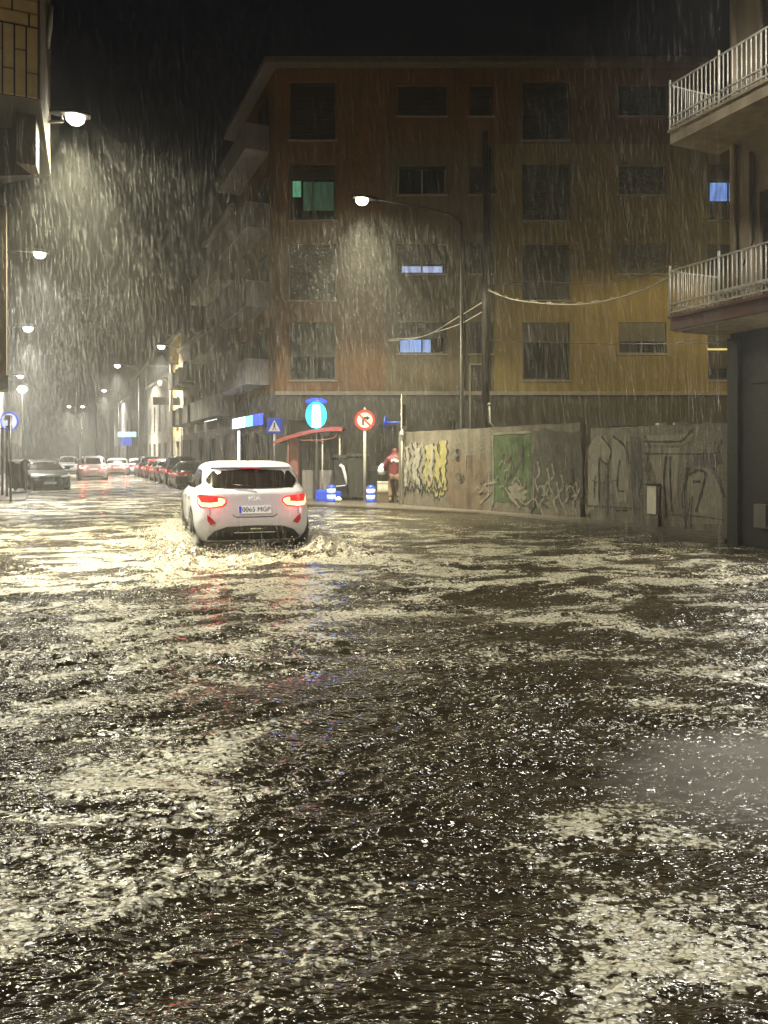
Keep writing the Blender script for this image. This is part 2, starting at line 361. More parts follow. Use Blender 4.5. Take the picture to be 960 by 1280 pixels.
    th = N.new('ShaderNodeMapRange'); th.inputs['To Min'].default_value = .68; th.inputs['To Max'].default_value = .445; L.new(af.outputs['Fac'], th.inputs['Value'])
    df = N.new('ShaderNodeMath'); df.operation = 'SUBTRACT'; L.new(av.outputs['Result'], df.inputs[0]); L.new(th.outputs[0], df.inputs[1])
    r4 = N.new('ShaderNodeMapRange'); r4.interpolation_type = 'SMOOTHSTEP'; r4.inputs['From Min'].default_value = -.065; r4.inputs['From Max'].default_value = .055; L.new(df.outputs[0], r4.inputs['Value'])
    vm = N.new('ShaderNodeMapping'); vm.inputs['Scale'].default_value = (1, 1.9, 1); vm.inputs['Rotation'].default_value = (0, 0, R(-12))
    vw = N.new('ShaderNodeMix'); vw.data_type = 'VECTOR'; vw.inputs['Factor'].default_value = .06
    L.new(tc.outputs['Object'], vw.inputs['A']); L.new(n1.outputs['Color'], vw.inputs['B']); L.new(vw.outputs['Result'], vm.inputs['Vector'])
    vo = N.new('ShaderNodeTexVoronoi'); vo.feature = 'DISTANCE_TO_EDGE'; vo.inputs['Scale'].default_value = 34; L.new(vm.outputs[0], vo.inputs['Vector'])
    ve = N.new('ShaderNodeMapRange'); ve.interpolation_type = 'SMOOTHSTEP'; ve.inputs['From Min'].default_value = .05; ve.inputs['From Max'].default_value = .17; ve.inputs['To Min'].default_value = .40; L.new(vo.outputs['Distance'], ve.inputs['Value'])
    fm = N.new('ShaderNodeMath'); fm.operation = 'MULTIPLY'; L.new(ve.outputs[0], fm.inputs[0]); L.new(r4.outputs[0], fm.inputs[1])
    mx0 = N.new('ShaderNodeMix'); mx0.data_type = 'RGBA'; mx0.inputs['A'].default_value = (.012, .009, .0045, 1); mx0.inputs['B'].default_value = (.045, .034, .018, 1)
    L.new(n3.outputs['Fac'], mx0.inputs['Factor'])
    mx = N.new('ShaderNodeMix'); mx.data_type = 'RGBA'; mx.inputs['B'].default_value = (.58, .55, .42, 1)  # pale colour shared by real froth and painted glints
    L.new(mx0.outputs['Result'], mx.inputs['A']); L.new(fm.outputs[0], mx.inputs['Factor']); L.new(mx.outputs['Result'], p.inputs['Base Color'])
    rr = N.new('ShaderNodeMapRange'); rr.inputs['To Min'].default_value = .13; rr.inputs['To Max'].default_value = .5
    L.new(fm.outputs[0], rr.inputs['Value']); L.new(rr.outputs[0], p.inputs['Roughness'])
    p.inputs['IOR'].default_value = 1.55; p.inputs['Specular IOR Level'].default_value = 1.0
    p.inputs['Coat Weight'].default_value = .3; p.inputs['Coat Roughness'].default_value = .11; p.inputs['Coat IOR'].default_value = 1.7; L.new(bp.outputs[0], p.inputs['Coat Normal'])
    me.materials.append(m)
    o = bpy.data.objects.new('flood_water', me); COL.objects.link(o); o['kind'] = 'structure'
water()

# ---------------------------------------------------------------- facades
def facade(mb, x0, x1, z0, z1, ops, matfn=None, cutx=(), cutz=(), depth=.2):
    xs = sorted({x0, x1, *cutx, *[v for o in ops for v in (o[0], o[1])]}); zs = sorted({z0, z1, *cutz, *[v for o in ops for v in (o[2], o[3])]})
    xs = [v for v in xs if x0 <= v <= x1]; zs = [v for v in zs if z0 <= v <= z1]
    for i in range(len(xs)-1):
        for j in range(len(zs)-1):
            a, b, c, d = xs[i], xs[i+1], zs[j], zs[j+1]; mx, mz = (a+b)/2, (c+d)/2
            if any(o[0] < mx < o[1] and o[2] < mz < o[3] for o in ops): continue
            mb.add([(a,0,c),(b,0,c),(b,0,d),(a,0,d)], [(0,1,2,3)], matfn(mx, mz) if matfn else 0)
    for a, b, c, d in [o[:4] for o in ops]:
        mi = matfn((a+b)/2, d+.05) if matfn else 0
        mb.add([(a,0,c),(b,0,c),(b,0,d),(a,0,d),(a,depth,c),(b,depth,c),(b,depth,d),(a,depth,d)], [(0,4,5,1),(1,5,6,2),(2,6,7,3),(3,7,4,0)], mi)
def window(parent, T, a, b, c, d, kind='glass', depth=.16, shut=0.0, mull=1, frame='frame', lit=None, litbox=None, sill=True, name='window'):
    """one window in the opening a..b, c..d of a facade; shut = share of it covered by the roller shutter"""
    f = MB(T); y0, y1 = depth-.07, depth-.005; t = .06
    f.box((a+.003,y0,c+.003),(b-.003,y1,c+t)); f.box((a+.003,y0,d-t),(b-.003,y1,d-.003)); f.box((a+.003,y0,c+t),(a+t,y1,d-t)); f.box((b-t,y0,c+t),(b-.003,y1,d-t))
    for k in range(mull):
        xm = a+(b-a)*(k+1)/(mull+1); f.box((xm-.03,y0,c+t),(xm+.03,y1,d-t))
    fo = f.build(name, frame, parent)
    p = MB(T); p.box((a+.01, depth-.03, c+.01), (b-.01, depth+.02, d-.01)); p.build('pane', lit if (lit and not litbox) else 'glass', fo)
    if lit and litbox:
        la, lb, lc, ld = litbox
        p = MB(T); p.box((la, depth-.036, lc), (lb, depth-.031, ld)); p.build('pane', lit, fo)
    if shut > 0:
        s_ = MB(T); zt = d-.004; zb = d-(d-c)*shut
        n = max(1, int((zt-zb)/.055))
        for k in range(n):
            za = zb+(zt-zb)*k/n; zc = zb+(zt-zb)*(k+1)/n
            s_.box((a+.02, y0-.03, za), (b-.02, y0-.012, zc-.008))
        s_.box((a+.02, y0-.012, zb), (b-.02, y0-.004, zt))
        s_.build('roller_shutter', 'shutter', fo)
    if sill:
        q = MB(T); q.box((a-.06, -.06, c-.06), (b+.06, .05, c-.003)); q.build('sill', 'stone', fo)
    return fo

# ---- the orange apartment block facing the camera
def orange_block():
    Y0 = 29.0; ox = (345-CX)/F*Y0
    bt = thing('apartment_building', (ox, Y0, 0), 0, 'five storey orange and ochre corner apartment block behind the graffiti wall', 'building')
    fx = lambda px: (px-345)/F*Y0
    fz = lambda py: CAMH+(HY-py)/F*Y0
    tall = {1: (175,102), 2: (275,205), 3: (375,305), 4: (475,403)}; short = {1: (145,107), 2: (243,207), 3: (342,305), 4: (442,403)}
    cols = {'A': (362,420,tall), 'B': (497,558,short), 'C': (587,616,short), 'D': (653,712,tall), 'E': (773,833,short), 'F': (885,938,tall), 'G': (985,1043,short)}
    ops = []; wins = []
    for k, (a, b, rows) in cols.items():
        for r, (lo, hi) in rows.items():
            q = (fx(a), fx(b), fz(lo), fz(hi)); ops.append(q); wins.append((k, r, q))
    gz = fz(490); xr = fx(1110); top = fz(85)
    def mf(x, z):
        if z > fz(180): return 0
        if z < gz: return 3
        if x < fx(482): return 0
        if x < fx(618): return 1
        return 2
    gops = [(fx(360), fx(400), .06, 2.9), (fx(412), fx(432), .06, 2.6), (fx(470), fx(496), .06, 2.7), (fx(560), fx(572), .8, 2.9), (fx(760), fx(860), .9, 2.7)]
    T = None
    mb = MB(); facade(mb, 0, xr, 0, top, ops+gops, mf, cutx=(fx(482), fx(618)), cutz=(fz(180), gz))
    # side wall along the street, roof, back
    U = Matrix.Rotation(0, 4, 'Z')
    sx = Vector((SD.x, SD.y, 0)); Lside = 7.0
    Ts = Matrix(((-SD.x, SD.y, 0, 0), (-SD.y, -SD.x, 0, 0), (0, 0, 1, 0), (0, 0, 0, 1)))
    # local frame of the side facade: +x runs back along the street from the far end to the corner, +y into the block
    Ts = Matrix.Translation(sx*Lside) @ Matrix(((-SD.x, SN.x, 0, 0), (-SD.y, SN.y, 0, 0), (0, 0, 1, 0), (0, 0, 0, 1)))
    sops = []
    for r, (lo, hi) in tall.items():
        for a, b in ((1.2, 2.6), (4.3, 5.6)):
            sops.append((a, b, fz(lo), fz(hi)))
    ms = MB(Ts); facade(ms, 0, Lside, 0, top, sops+[(.5, 2.6, .06, 2.5), (3.4, 6.2, .06, 2.5)], lambda x, z: 3 if z < gz else 0, cutz=(gz,))
    mb.add(ms.v, ms.f); mb.mi[-len(ms.mi):] = ms.mi
    e = sx*Lside
    mb.add([(0,0,top-.01),(xr,0,top-.01),(xr,13,top-.01),(e.x+9,e.y+6,top-.01),(e.x,e.y,top-.01)], [(0,1,2,3,4)], 3)
    mb.add([(xr,0,0),(xr,13,0),(xr,13,top),(xr,0,top)], [(0,1,2,3)], 2)
    mb.build('wall', ['orange', 'greyrender', 'ochre', 'darkstone'], bt)
    r = MB(); r.prism([(-.35,-.45),(xr+.1,-.45),(xr+.1,0),(xr+.1,13),(e.x+9,e.y+6),(e.x-.6,e.y+.1)], top+.003, top+.22)
    r.build('roof', 'roof', bt)
    b = MB(); b.box((-.02,-.10,gz-.12),(xr,-.003,gz+.02)); b.build('string_course', 'stone', bt)
    b = MB(); b.box((fx(606),-.07,gz+.02),(fx(613),-.003,fz(185))); b.tube([(fx(581),-.08,gz+.1),(fx(581),-.08,fz(300))], .045); b.build('downpipe', 'darkmetal', bt)
    b = MB(); x0, x1 = fx(588), fx(606); 
    for (p, q) in (((x0-.06,-.16,.2),(x0,-.02,fz(455))), ((x1,-.16,.2),(x1+.06,-.02,fz(455))), ((x0,-.16,fz(457)),(x1,-.02,fz(455)))): b.box(p, q)
    b.build('service_duct', 'stone', bt)
    b = MB(); b.box((x0+.01,-.05,.2),(x1-.01,-.025,fz(458))); b.build('duct_panel', 'shutter', bt)
    for k, r_, q in wins:
        a, b_, c, d = q; kw = {}
        if (k, r_) == ('A', 2): kw = dict(lit='win_green', litbox=(a+.10, a+.42, fz(245), fz(225)), shut=.28)
        elif (k, r_) == ('B', 3): kw = dict(lit='win_pale', litbox=(a+.16, b_-.14, fz(341), fz(332)), shut=.70)
        elif (k, r_) == ('B', 4): kw = dict(lit='win_blue', litbox=(a+.10, a+1.25, fz(440), fz(424)), shut=.5)
        elif (k, r_) == ('F', 2): kw = dict(lit='win_blue', litbox=(a+.12, b_-.3, fz(250), fz(227)), shut=.28)
        elif (k, r_) == ('F', 4): kw = dict(shut=.8)
        elif (k, r_) == ('B', 2): kw = dict(shut=.12)
        elif (k, r_) in (('D', 4),): kw = dict(shut=.35)
        else: kw = dict(shut=random.choice([1, 1, .97, .6, .96]))
        wo = window(bt, T, a, b_, c, d, mull=0 if k == 'C' else 1, frame='palef' if (k, r_) in (('B', 2),) else 'frame', **kw)
        if (k, r_) == ('A', 2):
            p = MB(); p.box((a+.5, .12, fz(262)), (b_-.1, .125, fz(226))); p.build('pane', 'win_dimgreen', wo)
        if (k, r_) == ('F', 4):
            p = MB(); p.box((a-.02, -.01, fz(437.5)), (b_, .06, fz(435.5))); p.build('light_strip', 'win_yellow', wo)
    for q in sops: window(bt, Ts, *q, shut=random.choice([1, .6]), mull=1)
    for a, b_, c, d in gops[:3]:
        dd = MB(); dd.box((a+.004, .13, c), (b_-.004, .18, d-.004))
        dd.build('shop_door', 'shutter', bt)
    for a, b_, c, d in gops[3:]:
        window(bt, None, a, b_, c, d, shut=0, mull=1, sill=False)
    for a, b_, c, d in ((.5, 2.6, .06, 2.5), (3.4, 6.2, .06, 2.5)):
        window(bt, Ts, a, b_, c, d, shut=0, mull=2, sill=False, name='shop_window')
    # rounded corner balconies of the side facade
    for r_, (lo, hi) in tall.items():
        b = MB(Ts); z = fz(lo)-.12
        b.box((.7,-.95,z),(6.1,-.003,z+.14)); b.box((.7,-.95,z+.14),(.8,-.003,z+1.0)); b.box((6.0,-.95,z+.14),(6.1,-.003,z+1.0)); b.box((.8,-.95,z+.14),(6.0,-.87,z+1.0))
        b.build('balcony', 'coolplaster', bt)
    return bt
orange_block()

# ---- lower houses along the right side of the street
def street_house(name, corner, s0, s1, height, wallm, label, floors, bay=2.4, depth=9, balc=None, name2=None, nwin=None, basem='darkplaster', side=1, shut=(1, .6, 0)):
    """side=1: right side of the street (facade looks left), side=-1: left side"""
    p0 = corner+SD*s0; Lf = s1-s0
    bt = thing(name, p0, 0, label, 'building', 'houses along the flooded street')
    n = SN*side
    if side == 1: T = Matrix.Translation(SD*Lf) @ Matrix(((-SD.x, SN.x, 0, 0), (-SD.y, SN.y, 0, 0), (0, 0, 1, 0), (0, 0, 0, 1)))
    else: T = Matrix(((SD.x, -SN.x, 0, 0), (SD.y, -SN.y, 0, 0), (0, 0, 1, 0), (0, 0, 0, 1)))
    gh = 3.2; fh = (height-gh-.3)/max(1, floors)
    nw = nwin or max(1, int(Lf/bay)); pitch = Lf/nw
    ops = []; gop = []
    for i in range(nw):
        x = (i+.5)*pitch
        for j in range(floors): ops.append((x-.55, x+.55, gh+j*fh+.35, gh+j*fh+min(2.4, fh-.35)))
        gop.append((x-.8, x+.8, .06, 2.55))
    mb = MB(T); facade(mb, 0, Lf, 0, height, ops+gop, lambda x, z: 1 if z < gh-.3 else 0, cutz=(gh-.3,))
    mb.add([(0,0,height),(Lf,0,height),(Lf,depth,height),(0,depth,height),(0,0,0),(Lf,0,0),(Lf,depth,0),(0,depth,0)], [(0,1,2,3),(0,4,7,3),(1,5,6,2),(3,2,6,7)], 0)
    mb.build('wall', [wallm, basem], bt)
    c = MB(T); c.box((-.05,-.22,height+.003),(Lf+.05,depth,height+.2)); c.build('cornice', 'stone', bt)
    for o in ops: window(bt, T, *o, shut=random.choice(shut), mull=1, sill=True)
    for o in gop:
        window(bt, T, *o, shut=random.choice((0, .5, 1)), mull=1, sill=False, name='shop_window')
    if balc:
        for j in range(floors):
            for i in range(nw) if balc == 'each' else [None]:
                a, b_ = ((i+.5)*pitch-.85, (i+.5)*pitch+.85) if i is not None else (.3, Lf-.3)
                z = gh+j*fh+.2
                b = MB(T); b.box((a,-.9,z),(b_,-.003,z+.13)); b.box((a,-.9,z+.13),(a+.07,-.003,z+1.0)); b.box((b_-.07,-.9,z+.13),(b_,-.003,z+1.0))
                if j % 2 == 0 or balc == 'each': b.box((a+.07,-.9,z+.13),(b_-.07,-.84,z+1.0))
                else:
                    nb = int((b_-a)/.12)
                    for k in range(nb): b.box((a+.1+k*.12,-.88,z+.13),(a+.12+k*.12,-.86,z+.95))
                    b.box((a+.07,-.9,z+.95),(b_-.07,-.84,z+1.0))
                b.build('balcony', 'paleplaster', bt)
    return bt, T
corner = Vector((-4.07, 29.0, 0))
street_house('apartment_building', corner, 7.1, 14.5, 13.0, 'coolplaster', 'tall grey apartment block with stacked pale balconies beside the orange block', 3, balc='full', nwin=2)
street_house('town_house', corner, 14.6, 23.5, 8.3, 'paleplaster', 'pale two storey house with a small balcony behind the parked cars', 2, balc='each', nwin=3)
bt, T = street_house('town_house', corner, 23.6, 29.5, 9.6, 'yellowplaster', 'yellow house lit by a wall lantern beyond the pale two storey house', 2, nwin=2, basem='tanplaster', shut=(0, 1))
street_house('town_house', corner, 29.6, 43, 7.4, 'paleplaster', 'plain pale house just past the yellow lit house', 1, nwin=4, basem='paleplaster')
street_house('town_house', corner, 43.1, 60, 9.5, 'darkplaster', 'dark hazy house far up the right side of the street', 2, nwin=4)
street_house('town_house', corner, 60.1, 84, 8.0, 'coolplaster', 'farthest faint house on the right side of the street', 1, nwin=4)
lcorner = Vector((-17.4, 30.5, 0))
street_house('town_house', lcorner, 25, 45, 7.5, 'coolplaster', 'grey house dissolving in haze on the left side of the street', 1, nwin=4, side=-1)
street_house('town_house', lcorner, 45.1, 80, 9.0, 'paleplaster', 'faint pale house at the far left end of the street', 2, nwin=5, side=-1)

# lit shop signs, dark hanging board
def sign_on(s0, s1, z0, z1, proud, mats, name, label, cat, corner=corner, split=None):
    p = corner+SD*s0
    t = thing(name, p+Vector((0, 0, z0)), 0, label, cat)
    L_ = s1-s0; u = SD; o = -SN*proud
    b = MB(); b.plate([(0, 0), (L_, 0), (L_, z1-z0), (0, z1-z0)], -SN*.004, u, (0,0,1), -SN, proud-.012); b.build('sign_case', 'darkmetal', t)
    sp = split or [(0, 1, mats)]
    for a, c, m in sp:
        f = MB(); f.plate([(L_*a+.02, .03), (L_*c-.02, .03), (L_*c-.02, z1-z0-.03), (L_*a+.02, z1-z0-.03)], o+SN*.012, u, (0,0,1), -SN, .008); f.build('sign_face', m, t)
    return t
sign_on(1.0, 6.6, 2.75, 3.25, .25, None, 'shop_sign', 'glowing white and cyan shop sign above the windows beside the orange block', 'sign', split=[(0, .3, 'bluelit'), (.3, .55, 'shopcyan'), (.55, 1, 'shopwhite')])
sign_on(10.2, 13.6, 3.35, 3.75, .25, 'shopwhite', 'shop_sign', 'overexposed white shop sign on the tall grey block', 'sign')
t = sign_on(5.7, 6.2, 1.0, 2.7, .10, 'shopwhite', 'light_box', 'upright white light box below the white and cyan shop sign', 'light box')
p = corner+SD*24-SN*1.7
b = MB(); q = corner+SD*23.9
b.plate([(-1.75, 4.9), (-.02, 4.9), (-.02, 5.4), (-1.75, 5.4)], (q.x, q.y, 0), SN, (0,0,1), -SD, .12)
tag(b.build('hanging_sign', 'darkmetal'), 'dark blank board jutting from the yellow lit house', 'sign')
# cyan sign far away on a post
pp = at(158, 543, 68)
t = thing('pharmacy_sign', (pp.x, pp.y, 0), 0, 'small glowing blue sign on a post far up the street', 'sign')
b = MB(); b.tube([(0, .06, -.2), (0, .06, pp.z-.6)], .06); b.build('post', 'darkmetal', t)
b = MB(); b.bbox((-.75,-.06,pp.z-.22),(.42,.06,pp.z+.22), .05); b.build('sign_face', 'shopcyan', t)
b = MB(); b.bbox((.45,-.06,pp.z-.22),(.85,.06,pp.z+.22), .05); b.build('sign_face', 'shopcyan', t)
b = MB(); b.plate([(-.5,-1.0),(.45,-1.0),(.45,-.27),(-.5,-.27)], (0,-.03,pp.z), (1,0,0), (0,0,1), (0,1,0), .06); b.build('lower_panel', 'signblue', t)

# ---------------------------------------------------------------- building on the left edge
def left_building():
    bt = thing('corner_building', (-6.9, 13.4, 0), 0, 'dark building at the left edge with ochre clad overhang and downpipe', 'building')
    o = Vector((-6.9, 13.4, 0))
    def pl(pts): return [(p[0]-o.x, p[1]-o.y) for p in pts]
    X = lambda px, Y: (px-CX)/F*Y
    b = MB(); b.prism(pl([(X(48,11),11),(X(62,14),14),(-10,15.4),(-10,9.4),(-6.4,10.4)]), 6.643, 13); b.build('overhang', 'joint', bt)
    # cladding panels on the end face of the overhang
    uvec = (Vector((X(48,11),11,0))-Vector((-6.4,10.4,0))).normalized(); nn = Vector((uvec.y, -uvec.x, 0))
    c = MB(); e0 = Vector((X(48,11),11,0))-o
    def tile(pa, pb, ya, yb):
        s = 11/F; a0 = -(48-pa)*s*1.06; a1 = -(48-pb)*s*1.06; z1 = CAMH+(HY-ya)*s; z0 = CAMH+(HY-yb)*s
        c.plate([(a0+.012, z0+.012), (a1-.012, z0+.012), (a1-.012, z1-.012), (a0+.012, z1-.012)], e0, uvec, (0,0,1), nn, .03)
    xs = [-62, -50, -38, -26, -14, -2, 10, 22.5, 35, 48]
    for row in range(5):
        y0 = 36-row*0
    for i in range(len(xs)-1):
        cut = [92, 67, 94, 69][(i+2) % 4]
        tile(xs[i], xs[i+1], 37, cut); tile(xs[i], xs[i+1], cut, 125)
    for ya, yb, brk in ((-60,-28,10),(-28,-12,30),(-12,4,10),(4,20,20),(20,36,38)):
        cuts = [-62, brk-45, brk, 48] if brk < 40 else [-62, 0, 48]
        for k in range(len(cuts)-1): tile(cuts[k], cuts[k+1], ya, yb)
    c.build('cladding', 'tile', bt)
    c = MB(); s0 = Vector((X(48,11),11,0))-o; s1 = Vector((X(62,14),14,0))-o; d = (s1-s0).normalized(); L_ = (s1-s0).length
    n2 = Vector((d.y, -d.x, 0))
    for k in range(3):
        for z0, z1 in ((6.66, 8.1), (8.12, 9.6), (9.62, 11.4)):
            c.plate([(L_*k/3+.01, z0), (L_*(k+1)/3-.01, z0), (L_*(k+1)/3-.01, z1), (L_*k/3+.01, z1)], s0, d, (0,0,1), n2, .02)
    c.build('side_cladding', 'brownplaster', bt)
    b = MB(); b.prism(pl([(X(20,11.4),11.4),(X(45,11.5),11.5),(X(49,11.9),11.9),(-9,12.6),(-9,12.2),(X(20,11.4),11.9)]), 5.9, 6.64); b.build('upper_wall', 'brownplaster', bt)
    b = MB(); b.prism(pl([(X(8,13.4),13.4),(X(9,13.9),13.9),(-12,14.9),(-12,12.6)]), 2.95, 5.897); b.build('wall', 'brownplaster', bt)
    b = MB(); b.prism(pl([(X(10,13.3),13.3),(X(10,13.8),13.8),(-12,14.8),(-12,12.5)]), 2.7, 2.947); b.build('balcony_slab', 'darkplaster', bt)
    b = MB(); b.prism(pl([(-8.6,13.0),(-8.6,14.0),(-13,14.9),(-13,11.5)]), -.2, 2.697); b.build('ground_floor_wall', 'darkplaster', bt)
    b = MB(); q = at(42, 130, 11.6)-o; b.tube([q+Vector((0,-.06,.0)), at(43,160,11.6)-o, at(39,204,11.6)-o], .035); b.build('downpipe', 'palemetal', bt)
    b = MB(); b.tube([at(63,8,12.6)-o, at(62,30,12.6)-o, at(60,60,12.6)-o], [.05,.05,.02]); b.build('gutter', 'palemetal', bt)
left_building()

# ---------------------------------------------------------------- building on the right edge
def right_building():
    O = Vector((6.07, 13.5, 0))
    bt = thing('corner_building', O, 0, 'tan building on the right edge with two white railed balconies over a black ground floor', 'building')
    # local frame: +x towards the camera along the facade, +y into the building
    T = Matrix(((-SD.x, SN.x, 0, 0), (-SD.y, SN.y, 0, 0), (0, 0, 1, 0), (0, 0, 0, 1)))
    L_ = 10.0
    ops = [(.62, 1.9, 3.9, 6.0), (3.2, 4.6, 3.9, 6.0), (6.0, 7.4, 3.9, 6.0), (.62, 1.9, 7.15, 9.3), (3.2, 4.6, 7.15, 9.3), (6.0, 7.4, 7.15, 9.3), (.62, 1.9, 10.4, 12.5), (3.2, 4.6, 10.4, 12.5)]
    mb = MB(T); facade(mb, 0, L_, 3.7, 13.5, ops, None)
    mb.add([(0,0,3.7),(0,8,3.7),(0,8,13.5),(0,0,13.5),(L_,0,3.7),(L_,8,3.7),(L_,8,13.5),(L_,0,13.5)], [(0,1,2,3),(4,5,6,7),(3,2,6,7)])
    mb.build('wall', 'tanplaster', bt)
    g = MB(T); g.box((.0,.02,-.2),(L_,8,3.697)); g.build('ground_floor_wall', 'darkwall', bt)
    g = MB(T)
    for k, (x0, x1) in enumerate(((.5, 1.6), (1.66, 2.8), (2.86, 4.0))): g.box((x0, -.008, .02), (x1, .017, 2.75))
    g.box((.45, -.03, 2.78), (4.05, .017, 2.9)); g.build('door_panel', 'darkwall', bt)
    g = MB(T); g.bbox((.62, -.14, .35), (.86, -.009, .75), .015); g.build('meter_box', 'darkplaster', bt)
    g = MB(T); g.box((.0,-.06,-.2),(.22,.018,3.6)); g.build('pillar', 'darkwall', bt)
    for q in ops: window(bt, T, *q, shut=random.choice((.9, .5, 1)), mull=1, frame='palef')
    p = MB(T)
    p.tube([(.16,-.09,3.9),(.16,-.09,13)], .055); p.build('downpipe', 'tanplaster', bt)
    p = MB(T); p.box((.30,-.10,3.9),(.50,-.003,6.7)); p.build('pilaster', 'tanplaster', bt)
    p = MB(T); p.tube([(.56,-.05,6.6),(.60,-.06,6.3),(.52,-.05,5.9),(.55,-.05,5.2),(.40,-.12,4.8)], .014); p.build('cable_run', 'cable', bt)
    for z, mat_ in ((3.72, 'maroon'), (6.93, 'tanplaster'), (10.2, 'tanplaster')):
        x0, x1, yy = -.25, 8.6, -1.12
        s = MB(T); s.box((x0, yy, z), (x1, -.003, z+.20)); s.box((x0-.03, yy-.03, z+.203), (x1+.03, -.003, z+.25)); so = s.build('balcony_slab', mat_, bt)
        if mat_ == 'maroon':
            s = MB(T); s.box((x0+.03, yy+.04, z-.03), (x1-.03, -.01, z-.003)); s.build('soffit', 'tanplaster', so)
        zb = z+.25; zt = z+1.02
        r = MB(T)
        n = int((x1-x0)/.088)
        for k in range(n+1):
            x = x0+(x1-x0)*k/n
            thick = .021 if k % 12 == 0 else .0105
            r.tube([(x, yy, zb), (x, yy, zt+(.09 if k % 12 == 0 else 0))], thick, 6)
            if k % 12 and k % 2 == 0: r.lathe([(.004,-.03),(.018,0),(.004,.03)], (x, yy, zb+.38), seg=6)
        for k in range(1, 11):
            y = yy+(-.03-yy)*k/11; r.tube([(x0, y, zb), (x0, y, zt)], .0085, 6)
        for zz in (zt, zb+.06, zb+.20):
            r.box((x0-.015, yy-.014, zz-.012), (x1, yy+.014, zz+.012)); r.box((x0-.014, yy+.0145, zz-.011), (x0+.014, -.003, zz+.011))
        for k in range(int((x1-x0)/.21)):
            cx = x0+.105+k*.21
            pts = [(cx+.05*math.cos(a)*1.3, yy-.002, zb+.13+.05*math.sin(a)) for a in [i*math.pi/5 for i in range(11)]]
            r.tube(pts, .005, 4)
        r.build('railing', 'rail', bt)
    # white slab lying on the lower balcony behind the railing
    s = MB(T); s.box((.15,-.55,4.28),(1.35,-.5,4.36)); s.box((.2,-.52,3.98),(.26,-.47,4.28)); s.box((1.22,-.52,3.98),(1.28,-.47,4.28)); s.build('balcony_bench', 'rail', bt)
right_building()

# ---------------------------------------------------------------- graffiti walls
def stroke(mb, pts, wd, o, u, n, off, mi, th=.004):
    """flat painted ribbon along pts (a,z) on the wall plane"""
    P = []
    for i in range(len(pts)-1):
        for k in range(6):
            t = k/6; p0 = pts[max(i-1, 0)]; p1 = pts[i]; p2 = pts[i+1]; p3 = pts[min(i+2, len(pts)-1)]
            P.append([.5*((2*p1[j])+(-p0[j]+p2[j])*t+(2*p0[j]-5*p1[j]+4*p2[j]-p3[j])*t*t+(-p0[j]+3*p1[j]-3*p2[j]+p3[j])*t**3) for j in (0, 1)])
    P.append(list(pts[-1])); L1 = []; L2 = []
    for i, p in enumerate(P):
        q0, q1 = P[max(i-1, 0)], P[min(i+1, len(P)-1)]; d = Vector((q1[0]-q0[0], q1[1]-q0[1])).normalized() if q0 != q1 else Vector((1, 0))
        ww = wd*(.75+.35*math.sin(i*1.7)+.2*random.random())
        L1.append((p[0]-d.y*ww/2, p[1]+d.x*ww/2)); L2.append((p[0]+d.y*ww/2, p[1]-d.x*ww/2))
    V = lambda a: o+u*a[0]+Vector((0, 0, 1))*a[1]+n*off
    mb.grid([[V(a), V(b)] for a, b in zip(L1, L2)], mi, False)
def wall_between(pa, pb, h0, h1, label, seed):
    a, b = Vector((*pa, 0)), Vector((*pb, 0)); u = (b-a).normalized(); L_ = (b-a).length; n = Vector((u.y, -u.x, 0))
    t = thing('graffiti_wall', a, 0, label, 'wall', 'graffiti covered walls')
    mb = MB(); back = -n*.22
    k = 24; P = []
    vs = [];
    for i in range(k+1):
        x = L_*i/k; h = h0+(h1-h0)*i/k+random.uniform(-.015, .015)
        for q, zz in ((Vector(), -.2), (Vector(), h), (back, h), (back, -.2)): vs.append(u*x+q+Vector((0, 0, zz)))
    fs = [(4*i+j, 4*i+4+j, 4*i+5+j, 4*i+1+j) for i in range(k) for j in range(3)]+[(0,1,2,3), (4*k,4*k+3,4*k+2,4*k+1)]
    mb.add(vs, fs); mb.build('wall', 'concrete', t)
    return t, u, n, L_
t, u, n, L_ = wall_between((.45, 23.7), (4.78, 18.75), 2.28, 2.36, 'longer graffiti wall with a green painted panel and yellow tags', 1)
Z0 = Vector()
g = MB()
def patch(g, a, b, c, d, off, mi, wob=.05):
    pts = []
    for i in range(8): pts.append((a+(b-a)*i/8, c+random.uniform(-wob, wob)))
    for i in range(8): pts.append((b+random.uniform(-wob, wob), c+(d-c)*i/8))
    for i in range(8): pts.append((b-(b-a)*i/8, d+random.uniform(-wob, wob)))
    for i in range(8): pts.append((a+random.uniform(-wob, wob), d-(d-c)*i/8))
    V = [u*p[0]+Vector((0, 0, p[1]))+n*off for p in pts]
    g.add(V, [tuple(range(len(V)))], mi)
U = L_/228.0     # wall metres per photo pixel (uneven, near enough)
pxs = lambda px: None
def wa(px):      # photo column -> metres along this wall
    k = (px-CX)/F; A = Vector((.45, 23.7)); D = Vector((u.x, u.y)); return (k*A.y-A.x)/(D.x-k*D.y)
patch(g, wa(560), wa(607), .1, 1.5, .003, 5, .12)
patch(g, wa(617), wa(664), .35, 2.12, .005, 4, .05)
patch(g, wa(666), wa(726), .55, 2.2, .003, 3, .07)
patch(g, wa(506), wa(528), .5, 1.9, .003, 6, .12)
